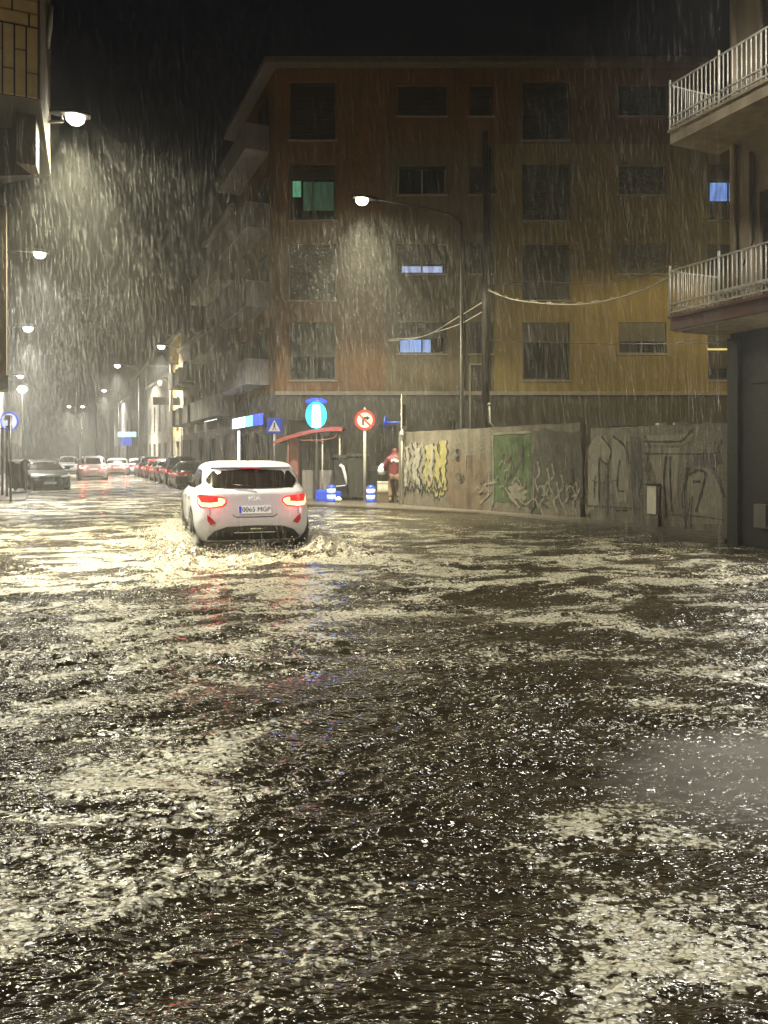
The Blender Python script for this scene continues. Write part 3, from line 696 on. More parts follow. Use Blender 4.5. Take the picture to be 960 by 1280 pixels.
def letters(px0, px1, z0, z1, cols, count, wd, seed):
    rnd = random.Random(seed)
    for k in range(count):
        x = wa(px0+(px1-px0)*(k+.5)/count); zc = z0+(z1-z0)*rnd.uniform(0, .18); zt = z1-(z1-z0)*rnd.uniform(0, .15)
        jit = lambda: rnd.uniform(-.07, .07)
        pts = [(x+jit(), zt), (x+.05+jit(), zt-(zt-zc)*.3), (x-.05+jit(), zt-(zt-zc)*.6), (x+.03+jit(), zc+.1), (x+.12+jit(), zc)]
        stroke(g, pts, wd*1.55, Z0, u, n, .008+.002*k/count, 0)
        stroke(g, pts, wd, Z0, u, n, .012+.002*k/count, cols[k % len(cols)])
letters(506, 530, .55, 1.95, [1, 6, 1], 5, .15, 3)
letters(530, 556, .35, 2.05, [2, 2, 1, 2], 6, .17, 5)
for k in range(7):
    rx = wa(506+k*7); stroke(g, [(rx, .35+.12*(k % 3)), (rx+.1, .65), (rx+.16, .5), (rx+.25, .85)], .045, Z0, u, n, .017, 0)
rg = random.Random(21)
for k in range(16):      # drips and thin tags
    rx = wa(rg.uniform(508, 724)); zz = rg.uniform(.9, 2.1); ln_ = rg.uniform(.25, .9)
    stroke(g, [(rx, zz), (rx+rg.uniform(-.02, .02), zz-ln_*.5), (rx+rg.uniform(-.02, .02), zz-ln_)], rg.uniform(.012, .03), Z0, u, n, .0185+.0003*k, rg.choice([0, 3, 3, 6]))
for k in range(12):      # looping tags
    rx = wa(rg.choice((rg.uniform(562, 606), rg.uniform(668, 722), rg.uniform(612, 660)))); zz = rg.uniform(.5, 1.8); q_ = rg.uniform(.08, .16)
    stroke(g, [(rx, zz), (rx+q_, zz+q_), (rx+q_*2, zz-q_*.4), (rx+q_*1.2, zz-q_), (rx+q_*2.4, zz-q_*.6), (rx+q_*3, zz+q_*.7)], rg.uniform(.02, .045), Z0, u, n, .024+.0003*k, rg.choice([0, 6, 3, 1, 5]))
for k in range(7):       # faded cloudy patches low on the wall
    a_ = rg.uniform(560, 715); c_ = rg.uniform(.05, .5); patch(g, wa(a_), wa(a_+rg.uniform(8, 22)), c_, c_+rg.uniform(.2, .5), .0062+.0003*k, rg.choice([3, 5, 6, 3]), .09)
for k in range(9):
    rx = wa(672+k*6); zz = random.uniform(.7, 1.9)
    stroke(g, [(rx, zz), (rx+.06, zz-.3), (rx-.08, zz-.5), (rx+.05, zz-.8)], .06, Z0, u, n, .008+.001*k, random.choice([6, 6, 0, 1]))
stroke(g, [(wa(612), .02), (wa(617), .5), (wa(616), 2.1)], .05, Z0, u, n, .012, 6); stroke(g, [(wa(617), 2.15), (wa(664), 2.17)], .06, Z0, u, n, .013, 6)
stroke(g, [(wa(600), .25), (wa(612), .55), (wa(606), .75), (wa(622), .85)], .07, Z0, u, n, .014, 6)
stroke(g, [(wa(630), .75), (wa(640), .45), (wa(650), .2)], .05, Z0, u, n, .0145, 1)
stroke(g, [(wa(640), .75), (wa(655), .3), (wa(668), .45), (wa(674), .2)], .05, Z0, u, n, .015, 6)
stroke(g, [(wa(636), 1.6), (wa(642), 1.2), (wa(634), .9), (wa(648), 1.3), (wa(652), 1.7)], .09, Z0, u, n, .011, 3)
stroke(g, [(wa(572), 1.75), (wa(572.5), 1.4)], .13, Z0, u, n, .012, 0)
g.build('graffiti', ['gblack', 'gwhite', 'gyellow', 'gdark', 'green', 'gbrown', 'ggrey'], t)

t2, u, n, L2 = wall_between((4.92, 18.3), (6.75, 14.6), 2.2, 2.2, 'nearer graffiti wall with block letters next to the black ground floor', 2)
def wa(px):
    k = (px-CX)/F; A = Vector((4.92, 18.3)); D = Vector((u.x, u.y)); return (k*A.y-A.x)/(D.x-k*D.y)
g = MB()
def wz(px, py):
    a = wa(px); Y = 18.3+u.y*a; return (a, CAMH-(py-HY)/F*Y)
def gpoly(pts, off, mi):
    V = [u*q[0]+Vector((0, 0, q[1]))+n*off for q in (wz(*p) for p in pts)]
    g.add(V, [tuple(range(len(V)))], mi)
def gline(pts, wd, off=.009, mi=0): stroke(g, [wz(*p) for p in pts], wd, Z0, u, n, off, mi)
gpoly([(735,640),(735,560),(745,545),(757,545),(764,563),(760,580),(750,573),(749,630)], .003, 6)
gpoly([(765,545),(780,552),(787,590),(784,625),(772,628),(765,600)], .003, 6)
gpoly([(788,545),(802,547),(803,600),(797,625),(789,610)], .004, 3)
gpoly([(806,545),(868,542),(862,552),(850,556),(806,556)], .003, 6)
gpoly([(868,570),(900,568),(904,580),(868,583)], .004, 3)
gpoly([(858,600),(866,588),(884,584),(896,600),(903,625),(903,655),(862,655)], .003, 6)
gpoly([(808,560),(850,560),(846,620),(836,640),(822,600)], .0035, 6)
gline([(752,545),(764,563),(759,583)], .05); gline([(749,573),(758,580)], .05); gline([(749,575),(749,628)], .05)
gline([(760,594),(760,645)], .03); gline([(766,545),(781,558),(787,580)], .07); gline([(775,575),(772,610),(780,614)], .05)
gline([(806,552),(845,552),(855,549),(866,537)], .05); gline([(806,567),(890,567),(898,560),(903,550)], .035)
gline([(833,570),(830,600),(833,632),(832,650)], .07); gline([(838,570),(838,600),(840,640)], .05)
gline([(860,584),(858,600),(854,620),(856,640),(858,664)], .08); gline([(862,594),(872,588),(882,592),(878,612),(870,640)], .06)
gline([(892,584),(900,605),(906,622)], .06); gline([(866,602),(876,602)], .06)
gline([(735,632),(770,634),(800,636)], .03, .010, 3); gline([(838,643),(880,646),(905,650)], .03, .010, 3)
gline([(770,638),(785,638)], .03, .011, 0); gline([(806,545),(812,560),(808,585),(812,600)], .05, .011, 0)
gline([(740,600),(752,604),(772,600)], .03, .012, 3)
rg = random.Random(9)
for k in range(22):
    px_ = rg.uniform(736, 900); py_ = rg.uniform(550, 630); L_g = rg.uniform(8, 40)
    gline([(px_, py_), (px_+rg.uniform(-2, 2), py_+L_g*.5), (px_+rg.uniform(-3, 3), py_+L_g)], rg.uniform(.012, .03), .0145+.0003*k, rg.choice([0, 3, 3, 6]))
g.build('graffiti', ['gblack', 'gwhite', 'gyellow', 'gdark', 'green', 'gbrown', 'ggrey'], t2)
c = wz(819.5, 625)
mbx = MB(Matrix.Translation(Vector((4.92, 18.3, 0))) @ Matrix(((u.x, -n.x, 0, 0), (u.y, -n.y, 0, 0), (0, 0, 1, 0), (0, 0, 0, 1))))
e = thing('meter_cabinet', (0, 0, 0), 0, 'small white meter cabinet on the nearer graffiti wall', 'cabinet')
mbx.bbox((c[0]-.13,-.12,c[1]-.3),(c[0]+.13,-.016,c[1]+.3), .012); mbx.build('cabinet_body', 'boxwhite', e)
mbx.v = []; mbx.f = []; mbx.mi = []; mbx.smooth = []
mbx.box((c[0]-.19,-.15,c[1]+.32),(c[0]+.17,-.016,c[1]+.36)); mbx.build('canopy', 'darkmetal', e)
mbx.v = []; mbx.f = []; mbx.mi = []; mbx.smooth = []
mbx.box((c[0]-.17,-.10,-.1),(c[0]+.16,-.016,c[1]-.31)); mbx.build('plinth', 'concrete', e)
q = at(833, 534, 16.6)
tag(MB().bbox((q.x-.09, q.y+.22, 2.0), (q.x+.09, q.y+.42, q.z+.1), .015).build('chimney_stub', 'boxwhite'), 'short pale stub post standing up behind the nearer graffiti wall', 'post')
q0, q1 = at(855, 529, 16.2), at(905, 526, 15.4)
tag(MB().box((q0.x, q0.y+.5, q0.z-.03), (q1.x+.3, q0.y+.62, q0.z+.04)).build('metal_beam', 'palemetal'), 'thin pale beam above the wall by the black ground floor', 'beam')
tag(MB().box((q0.x+.02, q0.y+.5, -.1), (q0.x+.08, q0.y+.6, q0.z-.03)).box((q1.x+.2, q0.y+.5, -.1), (q1.x+.26, q0.y+.6, q0.z-.03)).build('beam_support', 'darkmetal'), 'pair of dark legs under the thin pale beam', 'support')

# ---------------------------------------------------------------- street lamps
WARM = (1, .92, .62); COOL = (1, .95, .82)
def lamp_head(t, p, d, far=False, s=1.0):
    """p: lens centre (local), d: direction of the arm"""
    d = Vector(d).normalized(); sd = Vector((-d.y, d.x, 0))
    T = Matrix.Translation(p) @ Matrix(((d.x, sd.x, 0, 0), (d.y, sd.y, 0, 0), (0, 0, 1, 0), (0, 0, 0, 1)))
    h = MB(T)
    P = []
    for x, wd, z in ((-.42*s,.05*s,.07*s),(-.3*s,.12*s,.10*s),(-.05*s,.16*s,.13*s),(.22*s,.15*s,.11*s),(.34*s,.10*s,.07*s)):
        P.append([(x, wd*math.cos(a), .03*s+max(0, z*math.sin(a))) for a in [k*math.pi/8 for k in range(9)]]+[(x, -wd*.6, .025*s), (x, wd*.6, .025*s)])
    h.grid(P, closed=True); h.add(P[0], [tuple(range(11))]); h.add(P[-1], [tuple(range(11))])
    h.build('lamp_head', 'darkmetal', t)
    l = MB(T); l.lathe([(.02*s,-.15*s),(.10*s,-.13*s),(.165*s,-.07*s),(.18*s,.0),(.15*s,.022*s)], (.06*s, 0, 0), seg=18); l.build('lens', 'ledfar' if far else 'led', t)
    return T @ Vector((.06*s, 0, -.42*s))
def lamp_lights(t, lp, energy, col, size, inner=3.6, stray=.002):
    # batwing of an LED lantern: wide throw with a cut-off below the horizontal, brighter core, faint stray light
    light('SPOT', t, lp, energy*.5, col, .25, size, .22)
    if inner: light('SPOT', t, lp, energy*inner, col, .16, 88, 1.0)
    light('POINT', t, lp-Vector((0,0,.02)), energy*stray, col, .12)
def street_lamp(head, foot, label, energy, col, far=False, name='street_lamp', pole_r=.07, size=148, inner=3.6, stray=.002):
    head, foot = Vector(head), Vector(foot)
    t = thing(name, (foot.x, foot.y, foot.z), 0, label, 'street lamp', 'street lamps of the flooded crossing')
    h = head-foot; d = Vector((h.x, h.y, 0)); arm = d.length; d.normalize()
    b = MB(); zt = h.z-.35
    b.tube([(0,0,-.2),(0,0,1),(0,0,zt)], [pole_r*1.3, pole_r, pole_r*.6]); b.lathe([(pole_r*2,-.2),(pole_r*2,.1),(pole_r*1.4,.5),(pole_r*1.1,.55)], (0,0,0), seg=14); b.build('pole', 'darkmetal', t)
    b = MB(); b.tube([(0,0,zt), (d.x*arm*.1,d.y*arm*.1,zt+.2), (d.x*arm*.35,d.y*arm*.35,zt+.33), (h.x-d.x*.3,h.y-d.y*.3,h.z+.06)], [pole_r*.6, pole_r*.5, pole_r*.45, pole_r*.4]); b.build('arm', 'darkmetal', t)
    lp = lamp_head(t, h, d, far, 1.0 if not far else 1.3)
    lamp_lights(t, lp, energy, col, size, inner, stray)
    return t
E0 = 5000
# bracket lamp on the left building
hp = at(90, 146, 13.6); m0 = at(57, 153, 13.2)
t = thing('wall_lamp', m0, 0, 'glaring wall lamp on a short bracket at the left building corner', 'street lamp', 'street lamps of the flooded crossing')
b = MB(); b.tube([(-.15,0,.03),(.0,0,0),(.25,.1,.06),(hp-m0)+Vector((-.2,0,.06))], .025); b.build('bracket', 'palemetal', t)
b = MB(); b.bbox((-.08,-.06,-.28),(.05,.06,.02), .02); b.build('junction_box', 'palemetal', t)
b = MB(); b.tube([(.0,0,-.1),(.04,0,.2),(.05,0,.9)], .02); b.build('conduit', 'palemetal', t)
lp = lamp_head(t, hp-m0, (1, .35, 0), s=.9); lamp_lights(t, lp, E0*.9, WARM, 150)
# lamp over the crossing
hp = at(455, 250, 21.6); ft = at(577, 540, 22.6); ft.z = 0
street_lamp(hp, (ft.x, ft.y, 0), 'long armed street lamp in front of the orange block', E0*.85, WARM)
# lamps down the left side
for px, py, Y, lab in ((47,317,24.5,'second lamp along the left side of the street'), (33,410,39,'third lamp along the left side of the street'), (24,470,62,'fourth small lamp far along the left side')):
    hp = at(px, py, Y); street_lamp(hp, (hp.x-SN.x*1.3, hp.y-SN.y*1.3, 0), lab+', in haze', E0*(.8 if Y < 30 else 1.2), COOL, Y > 30)
for px, py, Y, lab in ((203,433,51,'nearest hazy lamp above the parked cars on the right side of the street'), (148,457,63,'second hazy lamp on the right side of the street'), (87,508,105,'farthest lamp visible left of the red tail lights'), (104,508,108,'farthest lamp visible above the red tail lights'), (131,488,92,'small lamp between the pale posts of the far street')):
    hp = at(px, py, Y); street_lamp(hp, (hp.x+SN.x*1.6, hp.y+SN.y*1.6, 0), lab, E0*1.15, COOL, True)
# globe lamp far left
q = at(28, 487, 66); t = thing('globe_lamp', (q.x, q.y, 0), 0, 'round glowing globe lamp low at the far left', 'street lamp')
b = MB(); b.tube([(0,0,-.2),(0,0,q.z-.3)], .07); b.build('pole', 'darkmetal', t)
b = MB(); b.lathe([(.02,-.32),(.25,-.22),(.42,0),(.30,.25),(.02,.36)], (0,0,q.z), seg=18); b.build('globe', 'ledfar', t)
light('POINT', t, (0,-.8,q.z), 300, COOL, .3)
# wall lantern of the yellow house
q = corner+SD*26.4-SN*1.0; t = thing('wall_lantern', (q.x, q.y, 6.6), 0, 'wall lantern lighting the yellow house', 'wall lamp')
b = MB(); b.tube([SN*.99, SN*.4+Vector((0,0,.2)), Vector((0,0,.12))], .03); b.build('bracket', 'darkmetal', t)
b = MB(); b.lathe([(.03,-.18),(.11,-.12),(.13,.05),(.03,.12)], (0,0,0), seg=12); b.build('lens', 'led', t)
light('POINT', t, (-.1*SN.x,-.1*SN.y,-.3), 220, (1, .74, .34), .1)
# lamps outside the frame, some added for their light: on the right building, in the side street, behind the photographer
T0 = Vector((6.07, 13.5, 0)); m0 = T0-SD*5.6; m0.z = 9.4
t = thing('wall_lamp', m0, 0, 'wall lamp on an arm of the right building', 'street lamp', 'street lamps of the flooded crossing')
hp = Vector((6.1, 7.6, 9.3))-m0
b = MB(); b.tube([(0,0,0), hp*.5+Vector((0,0,.12)), hp+Vector((.2,0,.05))], .03); b.build('bracket', 'palemetal', t)
lp = lamp_head(t, hp, (-1, -.5, 0)); wl_ = light('SPOT', t, lp, E0*.32, COOL, .22, 84, .6); wl_.rotation_euler = Vector((-.11, .78, -.62)).to_track_quat('-Z', 'Y').to_euler()
m1 = T0-SD*2.4-SN*.02; m1.z = 3.15
t = thing('wall_lantern', m1, 0, 'added unseen lantern on the black ground floor wall of the right building', 'wall lamp')  # added out of view to put glints on the right-hand water
b = MB(); b.bbox((-.12,-.12,-.02),(.1,.1,.12), .03); b.build('bracket', 'darkmetal', t)
b = MB(); b.lathe([(.03,-.2),(.12,-.16),(.14,-.05),(.05,-.025)], (-.06,-.04,0), seg=14); b.build('lens', 'led', t)
lo_ = light('SPOT', t, (-.26,-.16,-.12), 900, COOL, .16, 150, .6); lo_.rotation_euler = Vector((-.75,-.65,-.35)).to_track_quat('-Z', 'Y').to_euler()
street_lamp((12.4, 21.6, 10.2), (13.4, 20.8, 0), 'yellow street lamp in the side street behind the right building', E0*.6, (1, .80, .34), size=168, inner=0, stray=.02)
street_lamp((-2.5, -4, 8.5), (-4.2, -4.8, 0), 'street lamp behind the viewpoint', E0*.25, COOL, size=96, inner=0)
street_lamp((-6.6, 7.0, 8.5), (-8.6, 6.2, 0), 'added unseen street lamp on the left pavement beside the viewpoint', E0*1.3, COOL, size=106, inner=0)  # added out of view to brighten the white car and the left water
street_lamp((4.4, 4.6, 8.4), (6.6, 3.9, 0), 'added unseen street lamp on the right pavement near the viewpoint', E0*.8, COOL, size=80, inner=0)  # added out of view, beam narrowed onto the pale water patches

# ---------------------------------------------------------------- poles and cables
q = at(607, 490, 24.0)
t = thing('utility_pole', (q.x, q.y, 0), 0, 'tall dark wooden utility pole behind the graffiti wall', 'pole')
zt = CAMH+(HY-165)/F*24
b = MB(); b.tube([(0,0,-.2),(0,0,5),(0,0,zt)], [.14,.12,.09], 12); b.build('shaft', 'wood', t)
b = MB(); b.box((-.35,-.06,zt-1.9),(.35,-.0,zt-1.8)); b.lathe([(.03,0),(.05,.06),(.03,.12)], (-.3,-.03,zt-1.8), seg=8); b.lathe([(.03,0),(.05,.06),(.03,.12)], (.3,-.03,zt-1.8), seg=8); b.build('crossarm', 'darkmetal', t)
b = MB(); b.tube([(.1,-.12,3.2),(.12,-.13,2.6),(.32,-.13,2.35)], .03); b.lathe([(.02,-.05),(.06,0),(.02,.06)], (.1,-.13,3.15), seg=10); b.build('cable_clamp', 'palemetal', t)
def cable(pts, r, m, label, wrap=False):
    P = []
    for i in range(len(pts)-1):
        for k in range(8):
            tt = k/8; p0 = pts[max(i-1,0)]; p1 = pts[i]; p2 = pts[i+1]; p3 = pts[min(i+2,len(pts)-1)]
            P.append(.5*((2*p1)+(p2-p0)*tt+(2*p0-5*p1+4*p2-p3)*tt*tt+(-p0+3*p1-3*p2+p3)*tt**3))
    P.append(pts[-1]); b = MB(); b.tube(P, r, 6)
    if wrap:
        for i in range(0, len(P)-1, 3):
            d = (P[i+1]-P[i]).normalized(); a = random.uniform(0, 6); c_ = P[i]; L_ = random.uniform(.15, .5)
            b.tube([c_+Vector((0,0,.03)), c_+d*L_*.5+Vector((0,0,.045)), c_+d*L_+Vector((0,0,.025))], .011, 5)
    return tag(b.build('overhead_cable', m), label, 'cable', 'overhead cables')
cable([at(608,362,24), at(640,374,22.6), at(690,380,20), at(740,379,17.6), at(800,364,15.4), at(846,342,13.2)], .016, 'palecable', 'thick pale wet cable sagging to the upper right balcony railing', True)
cable([at(608,358,24), at(660,352,22.6), at(720,354,19), at(780,350,16), at(846,330,13.2)], .012, 'cable', 'thin dark cable above the thick pale wet cable')
cable([at(608,425,24), at(700,428,20), at(780,430,16.5), at(905,428,13.4)], .012, 'cable', 'thin dark cable running straight to the right building under the balcony')
cable([at(486,426,27), at(515,424,26.5), at(545,415,25.6), at(575,405,24.4), at(606,388,24)], .013, 'palecable', 'pale cable crossing the blue lit window towards the utility pole')
cable([at(486,424,27), at(530,420,26), at(570,398,24.8), at(606,376,24)], .012, 'palecable', 'thinner pale cable just above the one crossing the blue window')

# ---------------------------------------------------------------- road signs
def disc(mb, c, r, y, th, seg=32, mi=0, r0=0):
    if r0 == 0: mb.lathe([(r, 0), (r, th)], (c[0], y, c[1]), 'y', seg, mi, False)
    else:
        P = [[(c[0]+rr*math.cos(a), yy, c[1]+rr*math.sin(a)) for a in [2*math.pi*k/seg for k in range(seg)]] for rr, yy in ((r0, y), (r, y), (r, y+th), (r0, y+th), (r0, y))]
        mb.grid(P, mi, False, True)
q = at(456, 525, 25.6)
t = thing('no_turn_sign', (q.x, q.y, .05), R(4), 'round red and white no right turn sign on a white post', 'road sign'); z = q.z-.05
b = MB(); b.tube([(0,.05,-.1),(0,.05,z+.36)], .052, 12); b.lathe([(.01,0),(.055,.0),(.03,.07),(.01,.09)], (0,.05,z+.34), seg=10); b.build('post', 'palemetal', t)
b = MB(); disc(b, (0,z), .34, -.012, .02); b.build('sign_disc', 'signwhite', t)
b = MB(); disc(b, (0,z), .345, -.02, .006, r0=.26); b.build('red_ring', 'signred', t)
b = MB(); b.plate([(-.09,-.17),(-.03,-.17),(-.03,-.02),(.0,.03),(.06,.03),(.06,-.02),(.17,.065),(.06,.15),(.06,.1),(-.03,.1),(-.09,.03)], (0,-.019,z), (1,0,0), (0,0,1), (0,1,0), .005); b.build('arrow', 'ink', t)
b = MB(); b.plate([(-.2,.165),(-.165,.2),(.2,-.165),(.165,-.2)], (0,-.0225,z), (1,0,0), (0,0,1), (0,1,0), .003); b.build('slash', 'signred', t)

q = at(343, 532, 27.2)
t = thing('crossing_sign', (q.x, q.y, .05), R(2), 'blue square pedestrian crossing sign on a grey post', 'road sign'); z = q.z-.05
b = MB(); b.tube([(0,.05,-.1),(0,.05,z+.25)], .045, 12); b.build('post', 'metal', t)
b = MB(); b.bbox((-.27,-.01,z-.27),(.27,.02,z+.27), .01); b.build('sign_plate', 'signblue', t)
b = MB(); b.plate([(-.21,-.2),(.21,-.2),(0,.2)], (0,-.016,z), (1,0,0), (0,0,1), (0,1,0), .005); b.build('white_triangle', 'signwhite', t)
b = MB(); o_ = (0,-.02,z)
for pts in ([(-.02,.05),(.02,.05),(.03,.09),(0,.12),(-.03,.09)], [(-.03,.04),(.03,.04),(.025,-.06),(-.025,-.06)], [(-.025,-.06),(.0,-.06),(-.05,-.17),(-.08,-.17)], [(.0,-.06),(.025,-.06),(.08,-.16),(.05,-.17)]):
    b.plate(pts, o_, (1,0,0), (0,0,1), (0,1,0), .003)
b.build('walking_figure', 'ink', t)

q = at(501, 515, 23.9); ft = at(503, 633, 23.6)
t = thing('street_sign', (q.x+.03, 23.55, .05), R(74), 'tall pale plate sign seen edge on at the end of the graffiti wall', 'road sign'); 
z0, z1 = at(501,537,23.7).z-.05, at(501,494,23.7).z-.05
b = MB(); b.tube([(0,0,-.1),(0,0,z1-.02)], .035, 10); b.build('post', 'palemetal', t)
b = MB(); b.bbox((-.28,-.07,z0),(.28,-.045,z1), .01); b.build('sign_plate', 'palemetal', t)
b = MB(); b.box((-.2,-.075,z0+.1),(.2,-.071,z1-.3)); b.build('plate_panel', 'ink', t)
b = MB(); disc(b, (0, z0+.22), .2, .5, .02); b.tube([(0,.02,z0+.22),(0,.5,z0+.22)], .02); b.build('round_sign', 'signblue', t)
b = MB(); b.bbox((-.1,-.1,z0-.18),(.1,.05,z0-.05), .03); b.build('clamp', 'palemetal', t)

q = at(11, 527, 26.5)
t = thing('round_sign', (q.x+.1, q.y, .02), R(-8), 'pale bluish round sign on a thin dark post at the left edge', 'road sign'); z = q.z
b = MB(); b.tube([(0,-.06,-.1),(0,-.06,z+.2)], .035, 10); b.build('post', 'darkmetal', t)
b = MB(); disc(b, (-.09,z), .32, 0, .02); b.build('sign_disc', 'signpale', t)
b = MB(); disc(b, (-.09,z), .335, -.012, .034, r0=.295); b.build('rim', 'signblue', t)
b = MB(); b.box((-.24,-.04,z+.14),(.03,-.005,z+.2)); b.box((-.2,-.04,z-.22),(.03,-.005,z-.17)); b.box((-.105,-.035,z-.168),(-.075,-.008,z+.138)); b.build('bracket', 'darkmetal', t)
for px, Y, h_, lab in ((3, 30, 2.6, 'thin dark post at the left edge, farther left one'), (8.5, 29, 2.7, 'thin dark post right behind the pale round sign')):
    q = at(px, 570, Y); b = MB(); b.tube([(q.x,q.y,-.2),(q.x,q.y,h_)], .045, 8); b.lathe([(.05,0),(.03,.08),(.01,.1)], (q.x,q.y,h_), seg=8); tag(b.build('sign_post', 'darkmetal'), lab, 'post')
# pale posts far up the street
for px, y0, Y, h_, lab in ((120,500,80,7.0,'tall pale post far up the street above the red tail lights'), (214,470,50,7.5,'pale post standing at the end of the parked cars'), (100,536,75,4,'short pale post far up the street')):
    q = at(px, 570, Y); b = MB(); b.tube([(q.x,q.y,-.2),(q.x,q.y,h_)], [.14,.10], 8); b.box((q.x-.05,q.y-.05,h_),(q.x+.5,q.y+.05,h_+.12)); tag(b.build('metal_post', 'palemetal'), lab, 'post')

# ---------------------------------------------------------------- kiosk, lit oval sign, bollards, bins
q = at(397, 520, 26.9)
t = thing('kiosk', (at(388,600,26.9).x, 26.9, .05), 0, 'small street kiosk under a curved pink red awning', 'kiosk')
s = 26.9/F; X = lambda px: (px-388)*s; Zk = lambda py: CAMH-(py-HY)*s-.05
b = MB(); P = []
for i in range(13):
    f_ = i/12; px = 346+(429-346)*f_; zt = Zk(549-(16*math.sin(f_*math.pi*.55))); P.append([(X(px), y, zt-.10*abs(y)/1.0*(1 if y < 0 else .4)) for y in (-.9,-.6,-.3,0,.3,.6,.9)])
b.grid(P); P2 = [[(p[0], p[1], p[2]-.10) for p in row] for row in P]; b.grid(P2)
b.grid([[r[0] for r in P], [r[0] for r in P2]]); b.grid([[r[-1] for r in P], [r[-1] for r in P2]]); b.grid([P[-1], P2[-1]]); b.grid([P[0], P2[0]])
b.build('awning', 'awning', t)
b = MB(); b.tube([(X(362),-.75,Zk(548)),(X(380),-.78,Zk(551)),(X(405),-.8,Zk(551)),(X(420),-.8,Zk(548)),(X(424),-.8,Zk(540))], .022); b.build('awning_rail', 'pinkpaint', t)
b = MB(); b.bbox((X(363),-.3,0),(X(374),.3,Zk(546)), .02); b.build('side_panel', 'pinkpaint', t)
b = MB(); b.bbox((X(376),.2,0),(X(428),.3,Zk(545)), .01); b.build('back_panel', 'darkplaster', t)
b = MB(); b.bbox((X(378),-.15,0),(X(424),.19,1.0), .02); b.build('counter', 'coolplaster', t)
for px in (363, 405, 426):
    b = MB(); b.tube([(X(px),-.7,0),(X(px),-.7,Zk(545))], .03, 8); b.build('post', 'palemetal' if px != 363 else 'pinkpaint', t)
t = thing('lit_sign', (q.x, 26.4, .05), 0, 'glowing cyan oval sign with a white bar above the kiosk awning', 'lit sign')
s = 26.4/F; Zk = lambda py: CAMH-(py-HY)*s-.05; zc = Zk(519)
b = MB(); b.tube([(0,.1,-.05),(0,.1,zc+.6)], .06, 10); b.build('post', 'metal', t)
b = MB(); P = [(.36*math.cos(a), .46*math.sin(a)) for a in [k*math.pi/18 for k in range(36)]]
b.plate(P, (0,-.10,zc), (1,0,0), (0,0,1), (0,1,0), .16); b.build('oval_face', 'cyan', t)
b = MB(); b.plate([(-.16,-.42),(.17,-.42),(.17,-.2),(.13,.36),(-.12,.36),(-.16,-.1)], (0,-.106,zc), (1,0,0), (0,0,1), (0,1,0), .005); b.build('white_bar', 'cyanwhite', t)
b = MB(); b.lathe([(.37,0),(.37,.05),(.2,.13),(.05,.15)], (0,0,Zk(503)), seg=20); b.build('blue_cap', 'bluelit', t)
light('POINT', t, (0,-.5,zc+.2), 60, (.05, .22, 1), .3)

def bollard(px, Y, label):
    q = at(px, 628, Y); t = thing('bollard', (q.x, q.y, .05), 0, label, 'bollard', 'blue bollards by the kiosk'); 
    b = MB(); b.lathe([(.17,0),(.17,.05),(.14,.08),(.14,.46),(.12,.52),(.05,.56)], (0,0,0), seg=16); b.build('body', 'bollardblue', t)
    for z0 in (.10, .30):
        b = MB(); b.lathe([(.1405,z0),(.146,z0+.01),(.146,z0+.12),(.1405,z0+.13)], (0,0,0), seg=16); b.build('reflective_band', 'bollardwhite', t)
    return t
bollard(463.5, 25.0, 'blue bollard with white bands at the foot of the no turn sign')
bollard(414, 25.2, 'blue bollard with white bands right of the white car')
q = at(403, 620, 25.6)
b = MB(); b.bbox((q.x-.22,q.y-.1,.06),(q.x+.20,q.y+.25,.42), .06); b.bbox((q.x+.18,q.y,.16),(q.x+.62,q.y+.2,.38), .06)
tag(b.build('plastic_crate', 'bollardblue'), 'blue plastic tub lying beside the bollard near the white car', 'tub')
q = at(423, 628, 25.0)
tag(MB().lathe([(.02,-.06),(.10,-.03),(.12,.05),(.04,.12)], (q.x,q.y,.11), seg=12).build('plastic_bag', 'bagwhite'), 'small white bag on the ground beside the bollard', 'bag')

def wheelie_bin(px, Y, wd, h_, label, strip=False):
    q = at(px, 600, Y); t = thing('rubbish_bin', (q.x, q.y, .05), R(random.uniform(-8, 8)), label, 'bin', 'dark rubbish bins')
    b = MB(); P = []
    for z, k in ((.12,.86),(.5,.92),(h_-.18,1.0)): P.append([(sx*wd/2*k, sy*.35*k, z) for sx, sy in ((-1,-.85),(-.85,-1),(.85,-1),(1,-.85),(1,.85),(.85,1),(-.85,1),(-1,.85))])
    b.grid(P, 0, False, True); b.add(P[0], [tuple(range(8))]); b.build('bin_body', 'bin', t)
    b = MB(); P = [[(x, -.38+.76*k/8, h_-.17+.17*math.sin(math.pi*(.12+.76*k/8))) for k in range(9)] for x in (-wd/2-.03, wd/2+.03)]; b.grid(P)
    for r_ in P: b.add(r_+[(r_[0][0], .38, h_-.18), (r_[0][0], -.38, h_-.18)], [tuple(range(11))])
    b.build('lid', 'bin', t)
    for sx in (-1, 1):
        b = MB(); b.lathe([(.1,-.03),(.1,.03)], (sx*wd*.38, .25, .10), 'x', 12); b.build('wheel', 'tyre', t)
    if strip:
        b = MB(); b.tube([(-.12,-.40,h_-.35),(-.02,-.41,h_-.42),(.06,-.41,h_-.7),(.12,-.40,h_-1.0),(.10,-.39,h_-1.05),(-.25,-.38,h_-1.08)], [.055,.06,.05,.035,.03,.022], 8); b.build('reflective_strip', 'white', t)
    return t
wheelie_bin(432, 26.3, .75, 1.55, 'dark rubbish bin with a white reflective hook strip near the kiosk', True)
wheelie_bin(447.5, 26.0, .72, 1.6, 'tall dark rubbish bin just left of the no turn sign post')
wheelie_bin(467, 26.6, .55, 1.15, 'low dark rubbish bin behind the bollard at the no turn sign')
wheelie_bin(22, 33, .6, 1.35, 'dark bin beside the grey car on the left')

